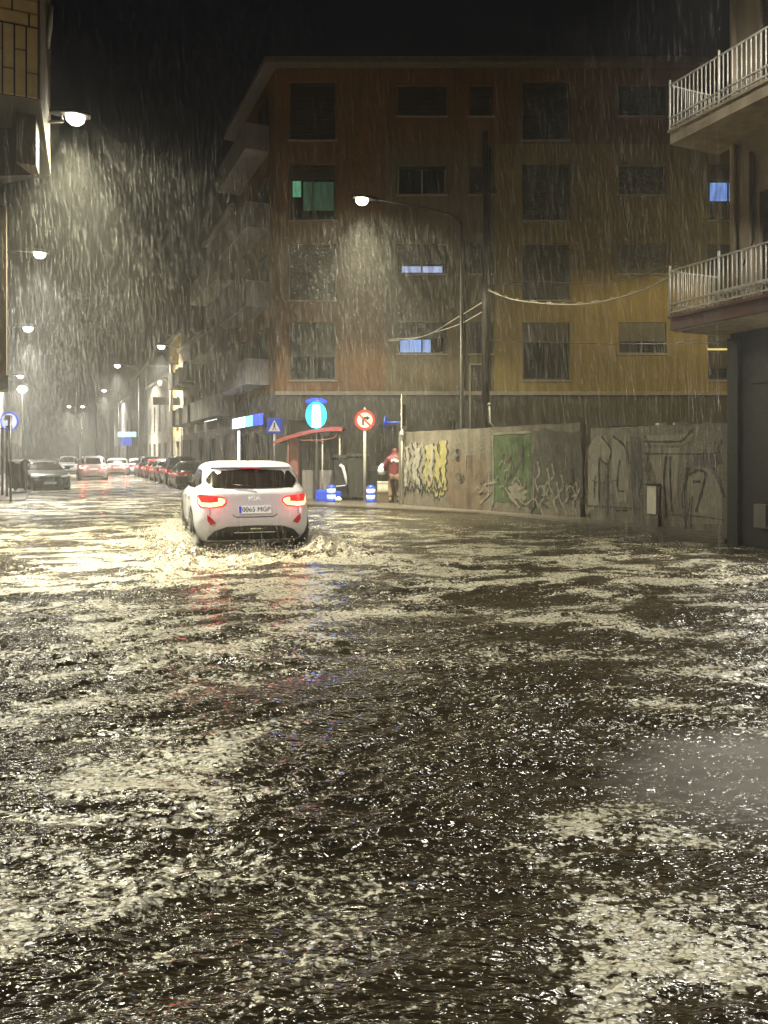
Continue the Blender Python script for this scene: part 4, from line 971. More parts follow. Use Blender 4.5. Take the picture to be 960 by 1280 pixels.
# ---------------------------------------------------------------- crates and person by the wall
q = at(480, 610, 24.9)
t = thing('storage_crate', (q.x, q.y, .05), R(5), 'dark brown crate under the pale crate next to the person in red', 'crate')
MB().bbox((-.24,-.2,0),(.3,.2,.36), .02).build('crate_body', 'browncrate', t)
b = MB(); b.box((-.25,-.21,.30),(.31,-.201,.345)); b.build('rim', 'browncrate', t)
t = thing('storage_crate', (q.x-.02, q.y, .412), R(3), 'pale grey crate on top of the brown crate next to the person in red', 'crate')
MB().bbox((-.2,-.17,0),(.18,.17,.32), .02).build('crate_body', 'crate', t)
b = MB(); b.box((-.21,-.18,.27),(.19,-.171,.315)); b.box((-.15,-.176,.06),(-.02,-.171,.24)); b.box((.01,-.176,.06),(.14,-.171,.24)); b.build('ribs', 'palemetal', t)

def skin(name, verts, edges, radii, root, m, parent, sub=2):
    me = bpy.data.meshes.new(name); me.from_pydata(verts, edges, []); o = bpy.data.objects.new(name, me); COL.objects.link(o)
    md = o.modifiers.new('s', 'SKIN'); md.use_smooth_shade = True
    sv = me.skin_vertices[0].data if me.skin_vertices else None
    if sv is None:
        bm = bmesh.new(); bm.from_mesh(me); bm.verts.layers.skin.verify(); bm.to_mesh(me); bm.free(); sv = me.skin_vertices[0].data
    for i, r in enumerate(radii):
        sv[i].radius = r if isinstance(r, tuple) else (r, r); sv[i].use_root = False
    sv[root].use_root = True
    s2 = o.modifiers.new('u', 'SUBSURF'); s2.levels = sub; s2.render_levels = sub
    dg = bpy.context.evaluated_depsgraph_get(); nm = bpy.data.meshes.new_from_object(o.evaluated_get(dg))
    bpy.data.objects.remove(o); nm.name = name; nm.materials.clear(); nm.materials.append(M[m])
    no = bpy.data.objects.new(name, nm); COL.objects.link(no); no.parent = parent
    return no
def person():
    q = at(493, 628, 24.6)
    t = thing('person', (q.x, q.y, .055), R(0), 'person in red hooded jacket and brown trousers by the graffiti wall', 'person')
    # seen from behind, leaning a little; local -y looks at the camera
    V = [(0,0,.92),(0,.02,1.08),(.01,.05,1.28),(.015,.07,1.42),(.02,.09,1.50),(.02,.12,1.60),(.02,.13,1.70),   # pelvis..head top (0-6)
         (-.19,.06,1.40),(-.30,.08,1.16),(-.27,.26,1.02),(-.26,.34,1.00),                                      # left arm (7-10)
         (.21,.06,1.40),(.29,.04,1.13),(.27,.16,.92),(.265,.20,.85),                                           # right arm (11-14)
         (-.10,0,.88),(-.12,.06,.50),(-.13,-.04,.09),(-.14,.10,.04),                                           # left leg (15-18)
         (.10,0,.88),(.13,.10,.50),(.12,.03,.09),(.13,.17,.04)]                                                # right leg (19-22)
    E = [(0,1),(1,2),(2,3),(3,4),(4,5),(5,6),(3,7),(7,8),(8,9),(9,10),(3,11),(11,12),(12,13),(13,14),(0,15),(15,16),(16,17),(17,18),(0,19),(19,20),(20,21),(21,22)]
    Rr = [(.15,.11),(.14,.10),(.16,.11),(.12,.09),.055,(.075,.09),(.06,.075),.06,.045,.033,(.04,.02),.06,.045,.033,(.04,.02),.085,.058,.042,(.045,.035),.085,.058,.042,(.045,.035)]
    for hand, wv, dirv in ((10, Vector((-.26,.34,1.0)), Vector((0,.8,-.45))), (14, Vector((.265,.20,.85)), Vector((0,.35,-.9)))):
        dirv.normalize(); side = Vector((1,0,0)); pal = dirv.cross(side)
        for k in range(4):
            b0 = len(V); off = side*(-.03+.02*k); ln = (.07,.085,.08,.06)[k]
            V.append(tuple(wv+off+dirv*.035)); V.append(tuple(wv+off+dirv*(.035+ln*.55)+pal*.012)); V.append(tuple(wv+off+dirv*(.035+ln)+pal*.04))
            E += [(hand, b0), (b0, b0+1), (b0+1, b0+2)]; Rr += [.010, .009, .008]
        sgn = 1 if hand == 10 else -1
        b0 = len(V); V.append(tuple(wv+side*sgn*.045)); V.append(tuple(wv+side*sgn*.06+dirv*.045+pal*.02)); E += [(hand, b0), (b0, b0+1)]; Rr += [.011, .009]
    skin('body', V, E, Rr, 0, 'skin', t)
    # nose, ears on the far side of the head
    b = MB(); b.lathe([(.004,-.02),(.016,-.008),(.012,.015),(.004,.03)], (.02,.235,1.60), seg=8); b.build('nose', 'skin', t)
    JV = [(0,0,.80),(0,.01,1.0),(.01,.04,1.26),(.015,.06,1.42),(.02,.10,1.56),(.02,.10,1.66),(.02,.10,1.76),(-.20,.06,1.40),(-.31,.08,1.15),(-.275,.25,1.02),(.22,.06,1.40),(.30,.04,1.12),(.275,.155,.93)]
    JE = [(0,1),(1,2),(2,3),(3,4),(4,5),(5,6),(3,7),(7,8),(8,9),(3,10),(10,11),(11,12)]
    JR = [(.20,.15),(.19,.145),(.205,.15),(.155,.125),(.10,.11),(.115,.125),(.06,.07),.085,.07,.055,.085,.07,.055]
    skin('jacket', JV, JE, JR, 1, 'redcloth', t)
    TV = [(0,0,.84),(-.10,0,.82),(-.12,.06,.50),(-.13,-.03,.16),(.10,0,.82),(.13,.10,.50),(.12,.03,.16)]
    skin('trousers', TV, [(0,1),(1,2),(2,3),(0,4),(4,5),(5,6)], [(.16,.13),.105,.082,.07,.105,.082,.07], 0, 'browncloth', t)
    for sx, y in ((-.135, .04), (.125, .11)):
        b = MB(); b.bbox((sx-.05,y-.13,-.02),(sx+.05,y+.15,.09), .03); b.build('shoe', 'shoe', t)
    b = MB(); P = []
    for i in range(9):
        f_ = i/8; x = -.11+.24*f_; zc = 1.335+.035*f_+.03*math.sin(f_*5); hh = .022+.022*math.sin(f_*math.pi)+.01*math.cos(f_*9)
        P.append([(x, -.118-.004*math.cos((x)/.2), zc-hh), (x, -.112, zc+hh)])
    b.grid(P, 0, False); b.build('back_mark', 'white', t)
    h = thing('carrier_bag', (q.x-.30, q.y+.33, 0), 0, 'white carrier bag in the left hand of the person in red', 'bag')
    b = MB(); b.lathe([(.02,.93),(.12,.96),(.15,1.08),(.10,1.22),(.03,1.30)], (-.10,-.02,0), seg=14); b.build('bag_body', 'bagwhite', h)
    b = MB(); b.tube([(-.10,-.02,1.29),(-.03,.0,1.34),(.02,.02,1.08)], .012, 6); b.build('bag_handle', 'bagwhite', h)
person()

# ---------------------------------------------------------------- cars
def interp(tab, z):
    """monotone-ish cubic through rows (z, ...)"""
    zs = [r[0] for r in tab]; z = min(max(z, zs[0]), zs[-1])
    i = max(j for j in range(len(zs)) if zs[j] <= z); i = min(i, len(zs)-2)
    t = (z-zs[i])/(zs[i+1]-zs[i]); out = []
    for c in range(1, len(tab[0])):
        p1, p2 = tab[i][c], tab[i+1][c]
        h = zs[i+1]-zs[i]
        def slope(j):
            if j <= 0 or j >= len(zs)-1: return 0 if False else (tab[min(j+1, len(zs)-1)][c]-tab[max(j-1, 0)][c])/(zs[min(j+1, len(zs)-1)]-zs[max(j-1, 0)])
            a = (tab[j][c]-tab[j-1][c])/(zs[j]-zs[j-1]); b = (tab[j+1][c]-tab[j][c])/(zs[j+1]-zs[j])
            return 0 if a*b <= 0 else 2*a*b/(a+b)
        m1, m2 = slope(i)*h, slope(i+1)*h
        out.append((2*t**3-3*t*t+1)*p1+(t**3-2*t*t+t)*m1+(-2*t**3+3*t*t)*p2+(t**3-t*t)*m2)
    return out
HATCH = [(.20,.16,4.18,.86,8),(.30,.06,4.29,.915,8),(.42,.015,4.34,.95,8),(.55,.0,4.35,.96,8),(.68,.02,4.30,.96,8),(.80,.05,4.16,.955,7.5),(.90,.075,3.85,.945,7),(.97,.10,3.30,.925,7),(1.03,.15,3.08,.895,6.5),(1.12,.24,2.88,.855,6),(1.24,.36,2.62,.81,6),(1.35,.46,2.36,.765,6),(1.42,.55,2.14,.72,5.5),(1.465,.72,1.9,.63,5),(1.49,.98,1.66,.44,4)]
SEDAN = [(.20,.14,4.42,.82,7),(.30,.05,4.50,.865,7),(.42,.015,4.54,.895,7),(.55,.0,4.55,.90,6.5),(.68,.02,4.50,.90,6.5),(.80,.04,4.36,.895,6),(.90,.10,4.0,.88,6),(.96,.45,3.4,.86,5.5),(1.03,.62,3.15,.83,5),(1.12,.78,2.95,.78,5),(1.22,.98,2.72,.73,5),(1.32,1.2,2.46,.675,5),(1.385,1.38,2.25,.62,4.5),(1.42,1.55,2.05,.52,4),(1.435,1.8,1.8,.3,3.5)]
SUV = [(.24,.16,4.28,.84,7),(.34,.06,4.38,.885,7),(.5,.015,4.44,.915,7),(.62,.0,4.45,.92,6.5),(.76,.02,4.42,.92,6.5),(.90,.04,4.30,.915,6),(1.0,.06,4.0,.905,6),(1.06,.08,3.4,.885,5.5),(1.13,.12,3.15,.855,5),(1.25,.20,2.95,.81,5),(1.40,.30,2.68,.76,5),(1.52,.38,2.45,.71,5),(1.60,.46,2.25,.65,4.5),(1.645,.62,2.0,.54,4),(1.665,.9,1.7,.38,3.5)]
def car(name, loc, head, tab, paint, label, cat, group=None, lit=0, fine=False):
    t = thing(name, loc, head+math.pi/2, label, cat, group)
    zs0, zs1 = tab[0][0], tab[-1][0]; H = zs1; belt = tab[7][0]
    def par(z): return interp(tab, z)
    def XR(y, z):
        xr, xf, w, n = par(z); xc, a = (xr+xf)/2, (xf-xr)/2; return xc-a*max(0, 1-min(1, abs(y/w))**n)**(1/n)
    def XF(y, z):
        xr, xf, w, n = par(z); xc, a = (xr+xf)/2, (xf-xr)/2; return xc+a*max(0, 1-min(1, abs(y/w))**n)**(1/n)
    def YS(x, z):
        xr, xf, w, n = par(z); xc, a = (xr+xf)/2, (xf-xr)/2; return w*max(0, 1-min(1, abs((x-xc)/a))**n)**(1/n)
    NL, NS = (56, 72) if fine else (34, 44)
    zl = [zs0+(zs1-zs0)*k/(NL-1) for k in range(NL)]
    P = []
    for z in zl:
        xr, xf, w, n = par(z); xc, a = (xr+xf)/2, (xf-xr)/2; row = []
        for k in range(NS):
            th = 2*math.pi*k/NS; c, s_ = math.cos(th), math.sin(th)
            # spread the samples round the corners
            row.append((xc-a*math.copysign(abs(c)**(2/n), c), w*math.copysign(abs(s_)**(2/n), s_), z))
        P.append(row)
    b = MB(); b.grid(P, closed=True); b.add(P[0], [tuple(range(NS))]); b.add(P[-1], [tuple(range(NS))], 0, True)
    b.build('body', paint, t)
    def rp(ys, lo, hi, eps, m, nm, parent=None, front=False, nz=5, ny=3):
        b = MB(); rows = []
        for i in range(len(ys)-1):
            for k in range(ny):
                f = k/ny; rows.append((ys[i]+(ys[i+1]-ys[i])*f, lo[i]+(lo[i+1]-lo[i])*f, hi[i]+(hi[i+1]-hi[i])*f))
        rows.append((ys[-1], lo[-1], hi[-1])); G = []
        for y, l, h in rows:
            G.append([((XF(y, l+(h-l)*j/nz)+eps) if front else (XR(y, l+(h-l)*j/nz)-eps), y, l+(h-l)*j/nz) for j in range(nz+1)])
        sg = -.02 if front else .02
        b.grid(G); G2 = [[(p[0]+sg, p[1], p[2]) for p in r] for r in G]
        b.grid([[r[0] for r in G], [r[0] for r in G2]]); b.grid([[r[-1] for r in G], [r[-1] for r in G2]]); b.grid([G[0], G2[0]]); b.grid([G[-1], G2[-1]])
        return b.build(nm, m, parent or t)
    def spatch(xs, lo, hi, sgn, eps, m, nm, nz=4):
        b = MB(); G = []
        for i in range(len(xs)-1):
            for k in range(3):
                f = k/3; x = xs[i]+(xs[i+1]-xs[i])*f; l = lo[i]+(lo[i+1]-lo[i])*f; h = hi[i]+(hi[i+1]-hi[i])*f
                G.append([(x, sgn*(YS(x, l+(h-l)*j/nz)+eps), l+(h-l)*j/nz) for j in range(nz+1)])
        x, l, h = xs[-1], lo[-1], hi[-1]; G.append([(x, sgn*(YS(x, l+(h-l)*j/nz)+eps), l+(h-l)*j/nz) for j in range(nz+1)])
        b.grid(G); return b.build(nm, m, t)
    W = tab[3][3]; b0 = belt
    # glass
    gb, gt = b0+.085, H-.135
    wb, wt = par(gb)[2], par(gt)[2]
    rp([-wb*.84, -wb*.72, 0, wb*.72, wb*.84], [gb+.10, gb, gb-.01, gb, gb+.10], [gb+.14, gt-.03, gt, gt-.03, gb+.14], .012, 'carglass', 'rear_window')
    rp([-wb*.86, -wt*.8, 0, wt*.8, wb*.86], [gb-.03, gb-.04, gb-.05, gb-.04, gb-.03], [gb+.02, gt, gt+.03, gt, gb+.02], .010, 'carglass', 'windscreen', front=True)
    xr_b, xf_b = par(gb)[0], par(gb)[1]; xr_t, xf_t = par(gt)[0], par(gt)[1]
    for sgn in (1, -1):
        spatch([xr_b+.30, xr_t+.32, xf_t-.35, xf_b-.22], [gb+.06, gb-.01, gb-.03, gb-.03], [gb+.08, gt-.02, gt+.01, gb], sgn, .008, 'carglass', 'side_window')
    # wheels and arches
    wr = .335
    for xw in (.80, tab[3][2]-.92):
        for sgn in (1, -1):
            z0 = wr; n = 8; xs = [xw-.41+.82*i/n for i in range(n+1)]
            hi = [z0+math.sqrt(max(0, .41**2-(x-xw)**2))*1.0 for x in xs]; hi = [max(h, zs0+.012) for h in hi]; lo = [zs0+.005]*len(xs)
            spatch(xs, lo, hi, sgn, .004, 'blackplastic', 'wheel_arch')
            yy = W-.20
            b = MB(); b.lathe([(.20,-.09),(wr-.03,-.11),(wr,-.06),(wr,.06),(wr-.03,.11),(.20,.09)], (xw, sgn*(W-.09), wr), 'y', 24); wo = b.build('wheel', 'tyre', t)
            b = MB(); b.lathe([(.05,.0),(.08,.02),(.20,.0),(.215,-.03)] if sgn > 0 else [(.05,.0),(.08,-.02),(.20,.0),(.215,.03)], (xw, sgn*(W+.015), wr), 'y', 20)
            b.build('rim', 'rim', wo)
    # mirrors
    for sgn in (1, -1):
        b = MB(); b.bbox((xf_b-.42, sgn*(wb+.02) if sgn > 0 else -(wb+.24), gb-.02), (xf_b-.26, wb+.24 if sgn > 0 else -(wb+.02), gb+.14), .035); b.tube([(xf_b-.3, sgn*(wb-.05), gb), (xf_b-.3, sgn*(wb+.1), gb+.02)], .03); b.build('mirror', 'blackplastic', t)
    # tail lights
    tz = b0-.05; rl = 'brake' if lit == 1 else ('brakefar' if lit == 2 else 'redlens')
    for sgn in (1, -1):
        y0, y1, y2 = .42*W/.9, .66*W/.9, .80*W/.9
        Y = [sgn*v for v in (y0, y0+.06, y1, y2, y2+.035)]
        h = rp(Y, [tz-.10, tz-.155, tz-.18, tz-.17, tz-.10], [tz-.04, tz+.0, tz+.02, tz+.035, tz+.0], .010, 'redlens' if not lit else ('redhot' if lit == 1 else 'brakefar'), 'taillight')
        if lit == 1: light('POINT', t, (-.16, sgn*.66, tz-.07), 2.2, (1, .06, .05), .05)
        if lit == 2: light('POINT', t, (-.25, sgn*.66, tz-.07), 22, (1, .08, .05), .08)
        if lit:
            rp([sgn*(y0+.02), sgn*(y0+.07), sgn*y1, sgn*(y2-.02), sgn*(y2+.025)], [tz-.09, tz-.14, tz-.165, tz-.155, tz-.10], [tz-.055, tz-.075, tz-.095, tz-.09, tz-.0], .016, rl, 'light_strip', h)
            rp([sgn*(y0+.02), sgn*(y0+.08), sgn*(y0+.13)], [tz-.075, tz-.075, tz-.075], [tz-.045, tz-.02, tz-.02], .016, rl, 'light_strip', h)
            rp([sgn*(y0+.14), sgn*(y1), sgn*(y2-.05)], [tz-.065, tz-.065, tz-.06], [tz+.0, tz+.01, tz+.02], .016, 'redhot', 'light_block', h)
    # number plate, reflectors, bumper
    pz = b0-.26
    pl = rp([-.26, 0, .26], [pz-.06]*3, [pz+.06]*3, .02, 'plate' if fine else 'platecar', 'number_plate')
    if fine:
        rp([.215, .255], [pz-.055]*2, [pz+.055]*2, .023, 'plateblue', 'plate_band', pl)
        cu = bpy.data.curves.new('plate_text', 'FONT'); cu.body = '0065 MGP'; cu.size = .115; cu.align_x = 'CENTER'; cu.align_y = 'CENTER'; cu.extrude = .002
        to = bpy.data.objects.new('plate_text', cu); COL.objects.link(to); dg = bpy.context.evaluated_depsgraph_get()
        me = bpy.data.meshes.new_from_object(to.evaluated_get(dg)); bpy.data.objects.remove(to)
        me.transform(Matrix.Scale(.92, 4, (1, 0, 0)))
        me.materials.clear(); me.materials.append(M['ink'])
        o = bpy.data.objects.new('plate_text', me); COL.objects.link(o); o.parent = pl
        o.matrix_local = Matrix.Translation((XR(0, pz)-.028, -.02, pz)) @ Matrix(((0,0,-1,0),(-1,0,0,0),(0,1,0,0),(0,0,0,1)))
        cu = bpy.data.curves.new('badge', 'FONT'); cu.body = 'KIA'; cu.size = .085; cu.align_x = 'CENTER'; cu.align_y = 'CENTER'; cu.extrude = .004; cu.offset = .003
        to = bpy.data.objects.new('badge', cu); COL.objects.link(to); dg = bpy.context.evaluated_depsgraph_get()
        me = bpy.data.meshes.new_from_object(to.evaluated_get(dg)); bpy.data.objects.remove(to); me.transform(Matrix.Scale(1.5, 4, (1, 0, 0)))
        me.materials.clear(); me.materials.append(M['plate']); o = bpy.data.objects.new('badge', me); COL.objects.link(o); o.parent = t
        o.matrix_local = Matrix.Translation((XR(0, b0-.09)-.008, 0, b0-.09)) @ Matrix(((0,0,-1,0),(-1,0,0,0),(0,1,0,0),(0,0,0,1)))
        # hatch seam, recess under the plate
        rp([-.36, -.30, 0, .30, .36], [pz-.08, pz-.12, pz-.125, pz-.12, pz-.08], [pz-.07, pz-.108, pz-.113, pz-.108, pz-.07], .004, 'blackplastic', 'hatch_seam')
        for sgn in (1, -1):
            rp([sgn*.70, sgn*.715], [b0-.22]*2, [b0-.36+.02, b0-.36+.02][::1], .003, 'carsilver', 'hatch_seam')
            rp([sgn*.62, sgn*.70, sgn*.75], [.50, .47, .55], [.515, .60, .64], .012, 'redlens', 'reflector')
        rp([-.74, -.63, -.45, 0, .45, .63, .74], [.215]*7, [.27, .38, .44, .455, .44, .38, .27], .015, 'blackplastic', 'diffuser', ny=4)
        rp([-.33, 0, .33], [.335]*3, [.352]*3, .03, 'chrome', 'bumper_strip')
        rp([-.10, .08], [.395]*2, [.412]*2, .025, 'chrome', 'bumper_strip')
        # roof spoiler, antenna, wiper
        b = MB(); G = []
        for k in range(13):
            y = -wt*.86+wt*1.72*k/12; G.append([(XR(y, H-.05)+.22, y, H-.035), (XR(y, H-.06)+.02, y, H-.05), (XR(y, H-.09)-.075, y, H-.095), (XR(y, H-.10)-.07, y, H-.115), (XR(y, H-.13)+.02, y, H-.125)])
        b.grid(G); b.build('spoiler', paint, t)
        rp([-.16, .16], [H-.125]*2, [H-.113]*2, .06, 'redlens', 'brake_light')
        b = MB(); b.tube([(1.05,0,H-.01),(.98,0,H+.04),(.90,0,H+.055),(.88,0,H+.0)], [.02,.016,.01,.008], 8); b.build('antenna', 'blackplastic', t)
        b = MB(); b.tube([(XR(0,gb)-.03,0,gb+.02),(XR(.3,gb+.03)-.03,.33,gb+.05)], .009, 6); b.build('wiper', 'blackplastic', t)
        for sgn in (1, -1):
            b = MB()
            for xh in (1.35, 2.35):
                b.bbox((xh, sgn*(YS(xh, b0-.10))-.02, b0-.115), (xh+.2, sgn*(YS(xh, b0-.10))+.02, b0-.085), .008)
            b.build('door_handle', paint, t)
            for xh in (1.28, 2.2, 3.12):
                b = MB(); b.tube([(xh, sgn*(YS(xh, z)+.001), z) for z in (.34,.5,.65,.8,.9)], .004, 5); b.build('door_seam', 'blackplastic', t)
    else:
        rp([-.62, -.4, 0, .4, .62], [zs0+.02]*5, [.30, .36, .38, .36, .30], .010, 'blackplastic', 'rear_bumper')
    # front: headlights, grille, intakes
    fz_ = b0-.26
    for sgn in (1, -1):
        rp([sgn*.42, sgn*.60, sgn*.78], [fz_-.02, fz_-.03, fz_+.0], [fz_+.03, fz_+.07, fz_+.10], .008, 'headglass' if lit != 3 else 'led', 'headlight', front=True)
        rp([sgn*.56, sgn*.66, sgn*.76], [.36, .33, .38], [.42, .46, .45], .008, 'blackplastic', 'fog_lamp_recess', front=True)
    rp([-.46, -.30, 0, .30, .46], [fz_-.02, fz_-.16, fz_-.19, fz_-.16, fz_-.02], [fz_+.03, fz_+.03, fz_+.03, fz_+.03, fz_+.03], .010, 'blackplastic', 'grille', front=True)
    rp([-.60, -.4, 0, .4, .60], [zs0+.03]*5, [.30, .35, .36, .35, .30], .009, 'blackplastic', 'intake', front=True)
    rp([-.26, 0, .26], [.385]*3, [.495]*3, .02, 'platecar', 'number_plate', front=True)
    b = MB(); b.lathe([(.055,0),(.055,.012)], (XF(0, fz_-.02)+.005, 0, fz_-.05), 'x', 14); b.build('badge', 'chrome', t)
    return t
car('white_car', CAR['loc'], CAR['a'], HATCH, 'carwhite', 'white hatchback driving away through the flood with brake lights on', 'car', lit=1, fine=True)
hd = math.atan2(-SD.x, SD.y)
def park(px, Y, tab, paint, label, lit=0, dh=0, flip=False, grp='parked cars along the right kerb'):
    q = at(px, 570, Y); return car('parked_car', (q.x, q.y, -.12), hd+dh+(math.pi if flip else 0), tab, paint, label, 'car', grp, lit)
G_ = 'parked cars along the right kerb'
park(248, 36.5, SEDAN, 'cardark', 'nearest black parked car, partly hidden by the white hatchback')
park(231, 42.0, SUV, 'cardark', 'dark parked car with bright glints, second from the white hatchback')
park(215, 47.6, HATCH, 'carsilver', 'silver parked car in the middle of the right row')
park(201, 53.2, HATCH, 'carred', 'dark red parked car with dim tail lights in the right row', lit=0)
park(189, 58.6, SUV, 'carblue', 'grey blue parked car near the far end of the right row')
park(175, 65.5, HATCH, 'carwhite', 'white parked car with dark rear window at the far end of the right row')
park(45, 38.8, HATCH, 'cargrey', 'dark grey car facing the viewer on the left side of the street', flip=True, dh=R(9), grp='cars on the left side')
q = at(117, 570, 50)
car('driving_car', (q.x, q.y, -.1), hd, SUV, 'carsilver', 'silver car with lit red tail lights driving off up the street', 'car', 'cars driving far up the street', lit=2)
q = at(146, 570, 62)
car('driving_car', (q.x, q.y, -.1), hd-.1, HATCH, 'carsilver', 'small hazy car with one red glow beyond the silver car', 'car', 'cars driving far up the street', lit=2)
q = at(85, 570, 72)
car('driving_car', (q.x, q.y, -.1), hd+math.pi, SUV, 'carwhite', 'faint pale car far away left of the red tail lights', 'car', 'cars driving far up the street', lit=0)

# ---------------------------------------------------------------- splash droplets, rain, spray, haze
def blobs(name, pts, label_kind, m):
    ico = bmesh.new(); bmesh.ops.create_icosphere(ico, subdivisions=1, radius=1); ico.verts.index_update()
    iv = np.array([v.co[:] for v in ico.verts]); fi = np.array([[v.index for v in f.verts] for f in ico.faces]); ico.free()
    V = []; Fc = []
    for k, (p, r, st) in enumerate(pts):
        V.append(iv*np.array(st)*r+np.array(p)); Fc.append(fi+k*len(iv))
    V = np.vstack(V); Fc = np.vstack(Fc)
    me = bpy.data.meshes.new(name); me.from_pydata(V.tolist(), [], Fc.tolist()); me.polygons.foreach_set('use_smooth', [True]*len(me.polygons))
    me.materials.append(m); o = bpy.data.objects.new(name, me); COL.objects.link(o); o['kind'] = 'stuff'; return o
foamm = mat('churned froth', (.50, .46, .40), .4, var=.3, vscale=20)
pts = []
a = CAR['a']; fw = Vector((-math.sin(a), math.cos(a), 0)); lf = Vector((-math.cos(a), -math.sin(a), 0))
for i in range(4200):
    c, sgn = random.choice(((.75, 1), (.75, -1), (.4, -1), (3.4, 1), (3.6, -1), (3.4, 1), (.3, 1)))
    r1 = abs(random.gauss(0, .32)); p = CAR['loc']+fw*(c+random.gauss(-.35, .55))+lf*sgn*(.98+r1)
    z = abs(random.gauss(.02, .16))*math.exp(-r1*1.2)+.02
    s_ = random.uniform(.004, .014); pts.append(((p.x, p.y, z), s_, (1, 1, random.uniform(.8, 1.6))))
for i in range(900):
    p = CAR['loc']-fw*(random.uniform(.05, .5))+lf*random.gauss(0, .6); pts.append(((p.x, p.y, abs(random.gauss(.03, .07))), random.uniform(.004, .013), (1.3, 1, .8)))
blobs('splash', pts, 'stuff', foamm)

def rain():
    m = bpy.data.materials.new('rain drops'); m.use_nodes = True; nt = m.node_tree; N = nt.nodes
    for n in list(N): N.remove(n)
    o = N.new('ShaderNodeOutputMaterial'); mx = N.new('ShaderNodeMixShader'); tr = N.new('ShaderNodeBsdfTransparent'); tl = N.new('ShaderNodeBsdfTranslucent'); df = N.new('ShaderNodeBsdfDiffuse'); m2 = N.new('ShaderNodeMixShader')
    tl.inputs['Color'].default_value = (.9, .9, .9, 1); df.inputs['Color'].default_value = (.9, .9, .9, 1); m2.inputs[0].default_value = .4
    nt.links.new(tl.outputs[0], m2.inputs[1]); nt.links.new(df.outputs[0], m2.inputs[2]); mx.inputs[0].default_value = .2
    nt.links.new(tr.outputs[0], mx.inputs[1]); nt.links.new(m2.outputs[0], mx.inputs[2]); nt.links.new(mx.outputs[0], o.inputs[0])
    rng = np.random.RandomState(11); n = 180000
    Y = 9.5+36*rng.rand(n)**1.1; tx = -.56+1.0*rng.rand(n); X = Y*tx; Z = rng.rand(n)*11.5
    ln = .06+.3*rng.rand(n)**2.2; rad = rng.uniform(.0006, .0017, n)*np.clip(Y/14, .7, 2)
    dx = rng.normal(.07, .05, n); dy = rng.normal(0, .05, n)
    base = np.stack([X, Y, Z], 1); top = base+np.stack([-dx*ln, dy*ln, ln], 1)
    V = np.empty((n, 6, 3))
    for k in range(3):
        off = np.stack([np.cos(k*2.094)*rad, np.sin(k*2.094)*rad, np.zeros(n)], 1); V[:, k] = base+off; V[:, 3+k] = top+off*.5
    f = np.array([[0,1,4,3],[1,2,5,4],[2,0,3,5]]); Fq = (f[None]+(np.arange(n)*6)[:, None, None]).reshape(-1, 4)
    me = bpy.data.meshes.new('rain'); me.vertices.add(n*6); me.vertices.foreach_set('co', V.astype(np.float32).ravel())
    me.loops.add(Fq.size); me.loops.foreach_set('vertex_index', Fq.ravel().astype(np.int32)); me.polygons.add(len(Fq)); me.polygons.foreach_set('loop_start', (np.arange(len(Fq))*4).astype(np.int32)); me.polygons.foreach_set('loop_total', np.full(len(Fq), 4, np.int32))
    me.update(); me.materials.append(m); ob = bpy.data.objects.new('rain', me); COL.objects.link(ob); ob['kind'] = 'stuff'
rain()

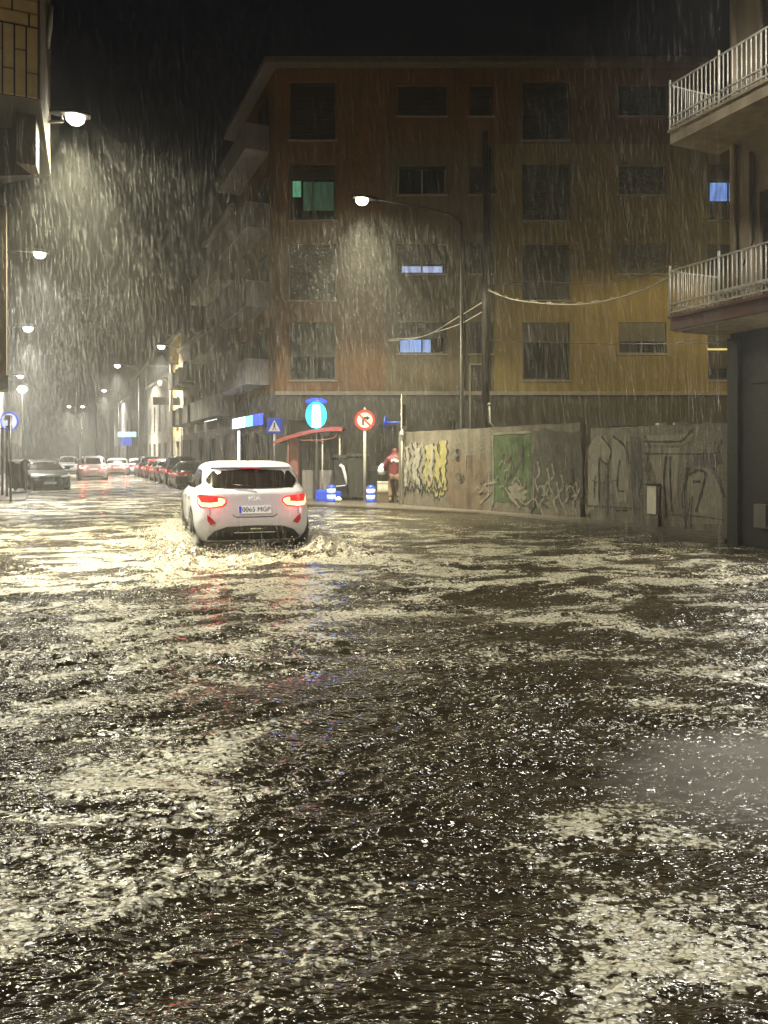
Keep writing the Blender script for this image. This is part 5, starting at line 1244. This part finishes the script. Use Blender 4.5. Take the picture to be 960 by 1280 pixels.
def volume_mat(name, dens, col, aniso=0.0, soft=False):
    m = bpy.data.materials.new(name); m.use_nodes = True; nt = m.node_tree; N = nt.nodes
    N.remove(N['Principled BSDF']); o = N['Material Output']; v = N.new('ShaderNodeVolumePrincipled')
    v.inputs['Color'].default_value = (*col, 1); v.inputs['Density'].default_value = dens; v.inputs['Anisotropy'].default_value = aniso
    nt.links.new(v.outputs[0], o.inputs['Volume'])
    if soft:
        tc = N.new('ShaderNodeTexCoord'); ln = N.new('ShaderNodeVectorMath'); ln.operation = 'LENGTH'; nt.links.new(tc.outputs['Object'], ln.inputs[0])
        nz = N.new('ShaderNodeTexNoise'); nz.inputs['Scale'].default_value = 2.2; nz.inputs['Detail'].default_value = 3; nt.links.new(tc.outputs['Object'], nz.inputs['Vector'])
        ad = N.new('ShaderNodeMath'); ad.operation = 'MULTIPLY_ADD'; ad.inputs[1].default_value = .9; nt.links.new(nz.outputs['Fac'], ad.inputs[0]); nt.links.new(ln.outputs['Value'], ad.inputs[2])
        mr = N.new('ShaderNodeMapRange'); mr.inputs['From Min'].default_value = .75; mr.inputs['From Max'].default_value = 1.4; mr.inputs['To Min'].default_value = dens; mr.inputs['To Max'].default_value = 0
        nt.links.new(ad.outputs[0], mr.inputs['Value']); nt.links.new(mr.outputs[0], v.inputs['Density'])
    return m
hz = MB().box((-140,-16,-1.3),(48,150,19.5)).build('haze', volume_mat('rain haze', .0026, (.93, .93, .9), .25)); hz['kind'] = 'stuff'
b = MB(); b.lathe([(math.cos(t_)*1.0+.001, math.sin(t_)) for t_ in [-math.pi/2+math.pi*k/12 for k in range(13)]], (0,0,0), seg=24)
sp = b.build('spray_mist', volume_mat('spray', 3.2, (.9, .9, .86), .2, True)); sp['kind'] = 'stuff'
sp.location = (2.3, 3.6, .02); sp.scale = (1.45, .85, .13)
for k, (sx, c_) in enumerate(((1, .3), (-1, .3), (1, 3.3), (-1, 3.5))):
    p = CAR['loc']+fw*c_+lf*sx*1.12; q_ = sp.copy(); COL.objects.link(q_); q_.location = (p.x, p.y, .10); q_.rotation_euler = (0, 0, CAR['a']); q_.scale = (.34, .75, .26)

# ---------------------------------------------------------------- render settings
S.render.engine = 'CYCLES'
c = S.cycles; c.use_denoising = True; c.denoiser = 'OPENIMAGEDENOISE'
c.max_bounces = 5; c.diffuse_bounces = 3; c.glossy_bounces = 3; c.volume_bounces = 0; c.transparent_max_bounces = 12; c.transmission_bounces = 2
c.sample_clamp_indirect = 3; c.sample_clamp_direct = 14; c.use_light_tree = True; c.caustics_reflective = False; c.caustics_refractive = False
c.use_adaptive_sampling = True; c.adaptive_threshold = .015
v = S.view_settings; v.view_transform = 'Standard'; v.look = 'None'; v.gamma = 1; v.exposure = -0.12; v.use_curve_mapping = False
